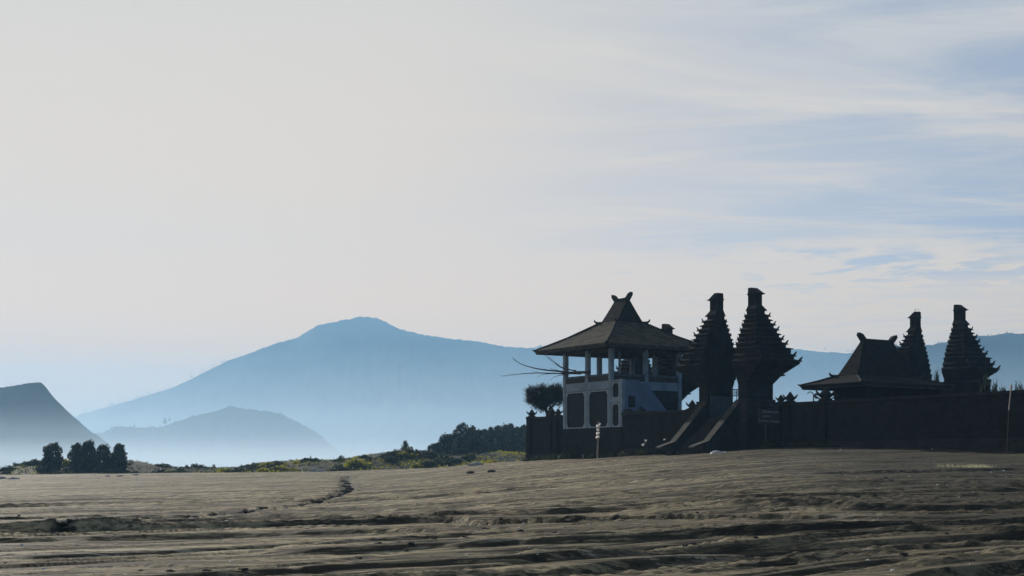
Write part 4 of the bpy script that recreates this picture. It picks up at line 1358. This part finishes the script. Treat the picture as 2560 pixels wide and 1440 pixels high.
for px, b, h in ((336, 1068, 12), (375, 1067, 9), (400, 1068, 9), (411, 1058, 18), (415, 1058, 14), (424, 1053, 14), (326, 1068, 6), (700, 1037, 12), (604, 1021, 6), (690, 1032, 7), (352, 1068, 5), (450, 1051, 7), (470, 1043, 6)):
    sky_tree(px, b, h, 2300, 'tiny misty tree on the crest of the low middle hill', 'trees on the crest of the low middle hill')
for i in range(26):
    px = rb.uniform(205, 560)
    b = float(np.interp(px, [190, 250, 330, 430, 500, 560], [1035, 1018, 995, 965, 930, 900]))
    sky_tree(px, b + 2, rb.uniform(4, 9), 4000, 'tiny tree on the long left ridge of the mountain', 'trees on the left ridge of the mountain', .9)
sky_tree(212, 1032, 14, 4000, 'tallest tiny tree at the foot of the left ridge of the mountain', None)
for px, b in ((744, 845), (757, 838), (980, 816), (1012, 829), (1077, 842), (1296, 872), (1306, 872), (1345, 868), (1352, 865)):
    sky_tree(px, b, rb.uniform(4, 8), 4000, 'tiny tree on the upper skyline of the mountain', 'trees on the upper skyline of the mountain', .9)
for px, b in ((2062, 873), (2120, 878), (2131, 878), (2136, 878)):
    sky_tree(px, b, 6, 4000, 'tiny tree on the far ridge left of the low hall', 'trees on the far ridge left of the low hall', .9)
for px, b in ((2240, 862), (2255, 863), (2347, 858), (2470, 840), (2478, 840), (2495, 838), (2518, 833)):
    sky_tree(px, b, 7, 2500, 'tiny tree on the ridge at the right edge', 'trees on the ridge at the right edge', .9)
for px, b in ((29, 963), (-10, 972), (88, 957), (92, 957), (133, 1004), (150, 1022)):
    sky_tree(px, b, 5, 1450, 'tiny tree on the dark hill at the left edge', 'trees on the dark hill at the left edge', 1.2)


# ------------------------------------------------------------------ low ground cover on the mounds
def cover(name, n, px0, px1, y0, y1, m, seed, size, label, thr=.42):
    rs_ = np.random.default_rng(seed)
    Y = rs_.uniform(y0, y1, n); px = rs_.uniform(px0, px1, n); X = (px - 1280) / F * Y
    ye = np.interp(px, _px, _ye)
    ok = (Y > ye + 1.5) & (fbm(X / 5, Y / 5, seed + 3, 3) > thr) & ~((np.abs(px - 372) < 40) & (rs_.random(n) < .8))
    X, Y = X[ok], Y[ok]; Z = height(X, Y)
    k = len(X)
    P = np.stack([X, Y, Z + rs_.random(k) * size * 1.2], 1)
    a = rs_.normal(size=(k, 3)) * .7; a[:, 2] = np.abs(a[:, 2]) + .5; a /= np.linalg.norm(a, axis=1)[:, None]
    b = np.cross(a, rs_.normal(size=(k, 3))); b /= np.linalg.norm(b, axis=1)[:, None]
    s_ = size * (.5 + rs_.random(k))[:, None]
    V = np.stack([P - a * s_ * .5, P + b * s_ * .35, P + a * s_, P - b * s_ * .35], 1).reshape(-1, 3)
    tag(npmesh(name, V, np.arange(k * 4).reshape(-1, 4), m), label, 'ground cover', kind='stuff')


cover('ground_cover', 42000, -80, 1330, 150, 236, LEAF_M, 700, .17, 'olive ground cover on the scrub mounds')
cover('dry_grass', 22000, 640, 1330, 130, 225, LEAF_Y, 720, .17, 'golden grass between the bushes before the grove', .50)
cover('dry_grass', 8000, -80, 560, 165, 215, LEAF_Y, 740, .15, 'dry yellow grass round the trees at the left', .56)


# ------------------------------------------------------------------ stones on the sand
def rock_mesh(name, seed, m, sub=2, flat=.6, rough=.35):
    bm = bmesh.new()
    bmesh.ops.create_icosphere(bm, subdivisions=sub, radius=1)
    rs_ = random.Random(seed)
    ph = [(rs_.uniform(.8, 3), rs_.uniform(0, 6)) for _ in range(6)]
    for v in bm.verts:
        c = v.co
        d = 1 + rough * (math.sin(c.x * ph[0][0] * 2 + ph[0][1]) * math.sin(c.y * ph[1][0] * 2 + ph[1][1]) + .6 * math.sin(c.z * ph[2][0] * 3 + ph[2][1]) * math.cos(c.x * ph[3][0] * 3 + ph[3][1])) + rs_.uniform(-.08, .08)
        v.co = Vector((c.x * d, c.y * d, c.z * d * flat))
    me = bpy.data.meshes.new(name)
    bm.to_mesh(me); bm.free()
    me.materials.append(m)
    return me


rocks_p = [rock_mesh('pebble', 20 + i, PEBBLE, 1, .7) for i in range(3)]
rocks_c = [rock_mesh('clod', 30 + i, CLOD, 2, .6, .5) for i in range(4)]
big = [(1190, 1163, 44, 8, 'largest pale ash mound, just right of the yellow scrub'), (338, 1187, 20, 5, 'pale domed ash mound below the cluster of trees'),
       (300, 1190, 16, 3, 'small pale mound left of the domed one'), (269, 1190, 13, 3, 'smallest pale mound below the cluster of trees'),
       (33, 1196, 30, 5, 'long pale mound near the left edge'), (4, 1195, 24, 5, 'pale mound cut by the left edge'),
       (783, 1178, 16, 8, 'pale leaning slab at the edge of the scrub above the track'), (800, 1175, 26, 6, 'dark topped mound beside the pale slab')]
for i, (px, py, w, h, lb) in enumerate(big):
    x, y = ground_at(px, py + 1, 40, 178)
    o = bpy.data.objects.new('ash_mound', rock_mesh('ash_mound', 50 + i, PALEROCK, 4, 1.0, .12))
    s = w / F * y / 2
    o.scale = (s, s * .8, h / F * y)
    o.location = (x, y, gz(x, y))
    S.collection.objects.link(o)
    tag(o, lb, 'mound')
for px, py, s, lb in ((1177, 1183, .2, 'dark boulder on the sand below the largest pale mound'), (1230, 1180, .2, 'dark boulder right of the one below the pale mound')):
    x, y = ground_at(px, py)
    o = bpy.data.objects.new('boulder', rocks_c[0]); o.location = (x, y, gz(x, y) + .05); o.scale = (s, s, s)
    S.collection.objects.link(o); tag(o, lb, 'boulder')


def scatter(n, meshes, name, seed, smin, smax, lb, cat, group, test=None, yr=(20, 150), pxr=(-60, 2620)):
    r2 = random.Random(seed)
    k = 0
    X, Y = [], []
    while k < n:
        y = yr[0] * (yr[1] / yr[0]) ** r2.random()
        x = (r2.uniform(*pxr) - 1280) / F * y
        if test and not test(x, y, r2): continue
        X.append(x); Y.append(y); k += 1
    Z = height(np.array(X), np.array(Y))
    for x, y, z in zip(X, Y, Z):
        o = bpy.data.objects.new(name, r2.choice(meshes))
        s = r2.uniform(smin, smax) * (.6 + y / 90)
        o.scale = (s * r2.uniform(.8, 1.6), s * r2.uniform(.8, 1.4), s * r2.uniform(.5, 1))
        o.rotation_euler = (r2.uniform(-.2, .2), 0, r2.uniform(0, 6.28))
        o.location = (x, y, z + s * .1)
        S.collection.objects.link(o)
        tag(o, lb, cat, group)


scatter(260, rocks_p, 'pebble', 61, .018, .05, 'pale pebble lying on the dark sand', 'pebble', 'pale pebbles scattered on the sand')
r2 = random.Random(91)
tp = []
for i_, ((ax, ay), (bx, by)) in enumerate(zip(TRACK[:-1], TRACK[1:])):
    n_ = max(3, int(math.hypot(TRACKPX[i_ + 1][0] - TRACKPX[i_][0], (TRACKPX[i_ + 1][1] - TRACKPX[i_][1])) / 5.6))
    for k in range(n_):
        f_ = (k + r2.random()) / n_
        tp.append((ax + (bx - ax) * f_ + r2.gauss(0, .07), ay + (by - ay) * f_ + r2.gauss(0, .07)))
r2.shuffle(tp)
for x, y in tp[:185]:
    o = bpy.data.objects.new('clod', r2.choice(rocks_c))
    s_ = r2.uniform(.05, .12) * (1 + .8 * (y > 60))
    o.scale = (s_ * 1.6, s_ * 1.2, s_ * .9); o.rotation_euler = (0, 0, r2.uniform(0, 6.28))
    o.location = (x, y, gz(x, y) + s_ * .3)
    S.collection.objects.link(o)
    tag(o, 'dark clod thrown up along the narrow track across the sand', 'clod', 'dark clods along the narrow track')


def cl(x, y, r2):
    v = -x * math.sin(R(20)) + y * math.cos(R(20))
    return float(vnoise(np.array([x / 6]), np.array([v / 1.6]), 5)[0]) > .62
scatter(112, rocks_c, 'clod', 62, .02, .06, 'dark clod of earth on the sand', 'clod', 'dark clods scattered on the near sand', cl, (20, 60))
# grass tuft lit at the right
x, y = ground_at(2440, 1169)
for k, (dx, lb) in enumerate(((0, 'brightest pale grass tuft on the dark sand at the right'), (-1.0, 'dull grass tuft just left of the brightest one at the right'))):
    rs = np.random.default_rng(9 + k)
    n = 260 if k == 0 else 90
    Vt = []
    for j in range(n):
        b = np.array([rs.normal() * .30, rs.normal() * .35, 0]); d = np.array([rs.normal() * .35 - .3, rs.normal() * .35, 1.0]) * rs.uniform(.06, .17)
        w = np.array([.010, .006, 0])
        Vt.append([b - w, b + w, b + d + w * .2, b + d - w * .2])
    Vt = np.array(Vt).reshape(-1, 3)
    o = npmesh('grass_tuft', Vt, np.arange(len(Vt)).reshape(-1, 4), leaf_mat('pale_dry_grass', (.42, .42, .27), (.33, .33, .20), .5))
    o.location = (x + dx, y, gz(x + dx, y) - .01)
    tag(o, lb, 'grass')


# ------------------------------------------------------------------ air: haze and the mist lying in the caldera
def volume(name, x0, x1, y0, y1, z0, z1, col, dens, aniso):
    m = bpy.data.materials.new(name)
    m.use_nodes = True
    t = m.node_tree
    t.nodes.clear()
    v = N(t, 'ShaderNodeVolumePrincipled', ins={'Color': (*col, 1), 'Density': dens, 'Anisotropy': aniso})
    out = N(t, 'ShaderNodeOutputMaterial')
    t.links.new(v.outputs[0], out.inputs['Volume'])
    mb = MB(); mb.box(x0, x1, y0, y1, z0, z1)
    o = mb.build(name, m)
    tag(o, kind='stuff')
    return o


volume('haze', -9000, 9000, -300, 6500, -16.0, 450.0, (0.355, 0.655, 0.97), 2.4e-4, 0.27)
volume('mist', -8000, 8000, 330, 6400, -15.0, 9.0, (0.74, 0.88, 0.99), 1.1e-3, 0.35)
volume('mist', -7990, 7990, 340, 6390, -14.9, 17.0, (0.68, 0.85, 1.0), 6.5e-4, 0.35)
volume('mist', -7980, 7980, 350, 6380, -14.8, 32.0, (0.60, 0.82, 1.0), 2.8e-4, 0.35)
volume('mist', -7900, 7900, 1500, 6300, -14.5, 130.0, (0.68, 0.85, 1.0), 4.0e-4, 0.35)
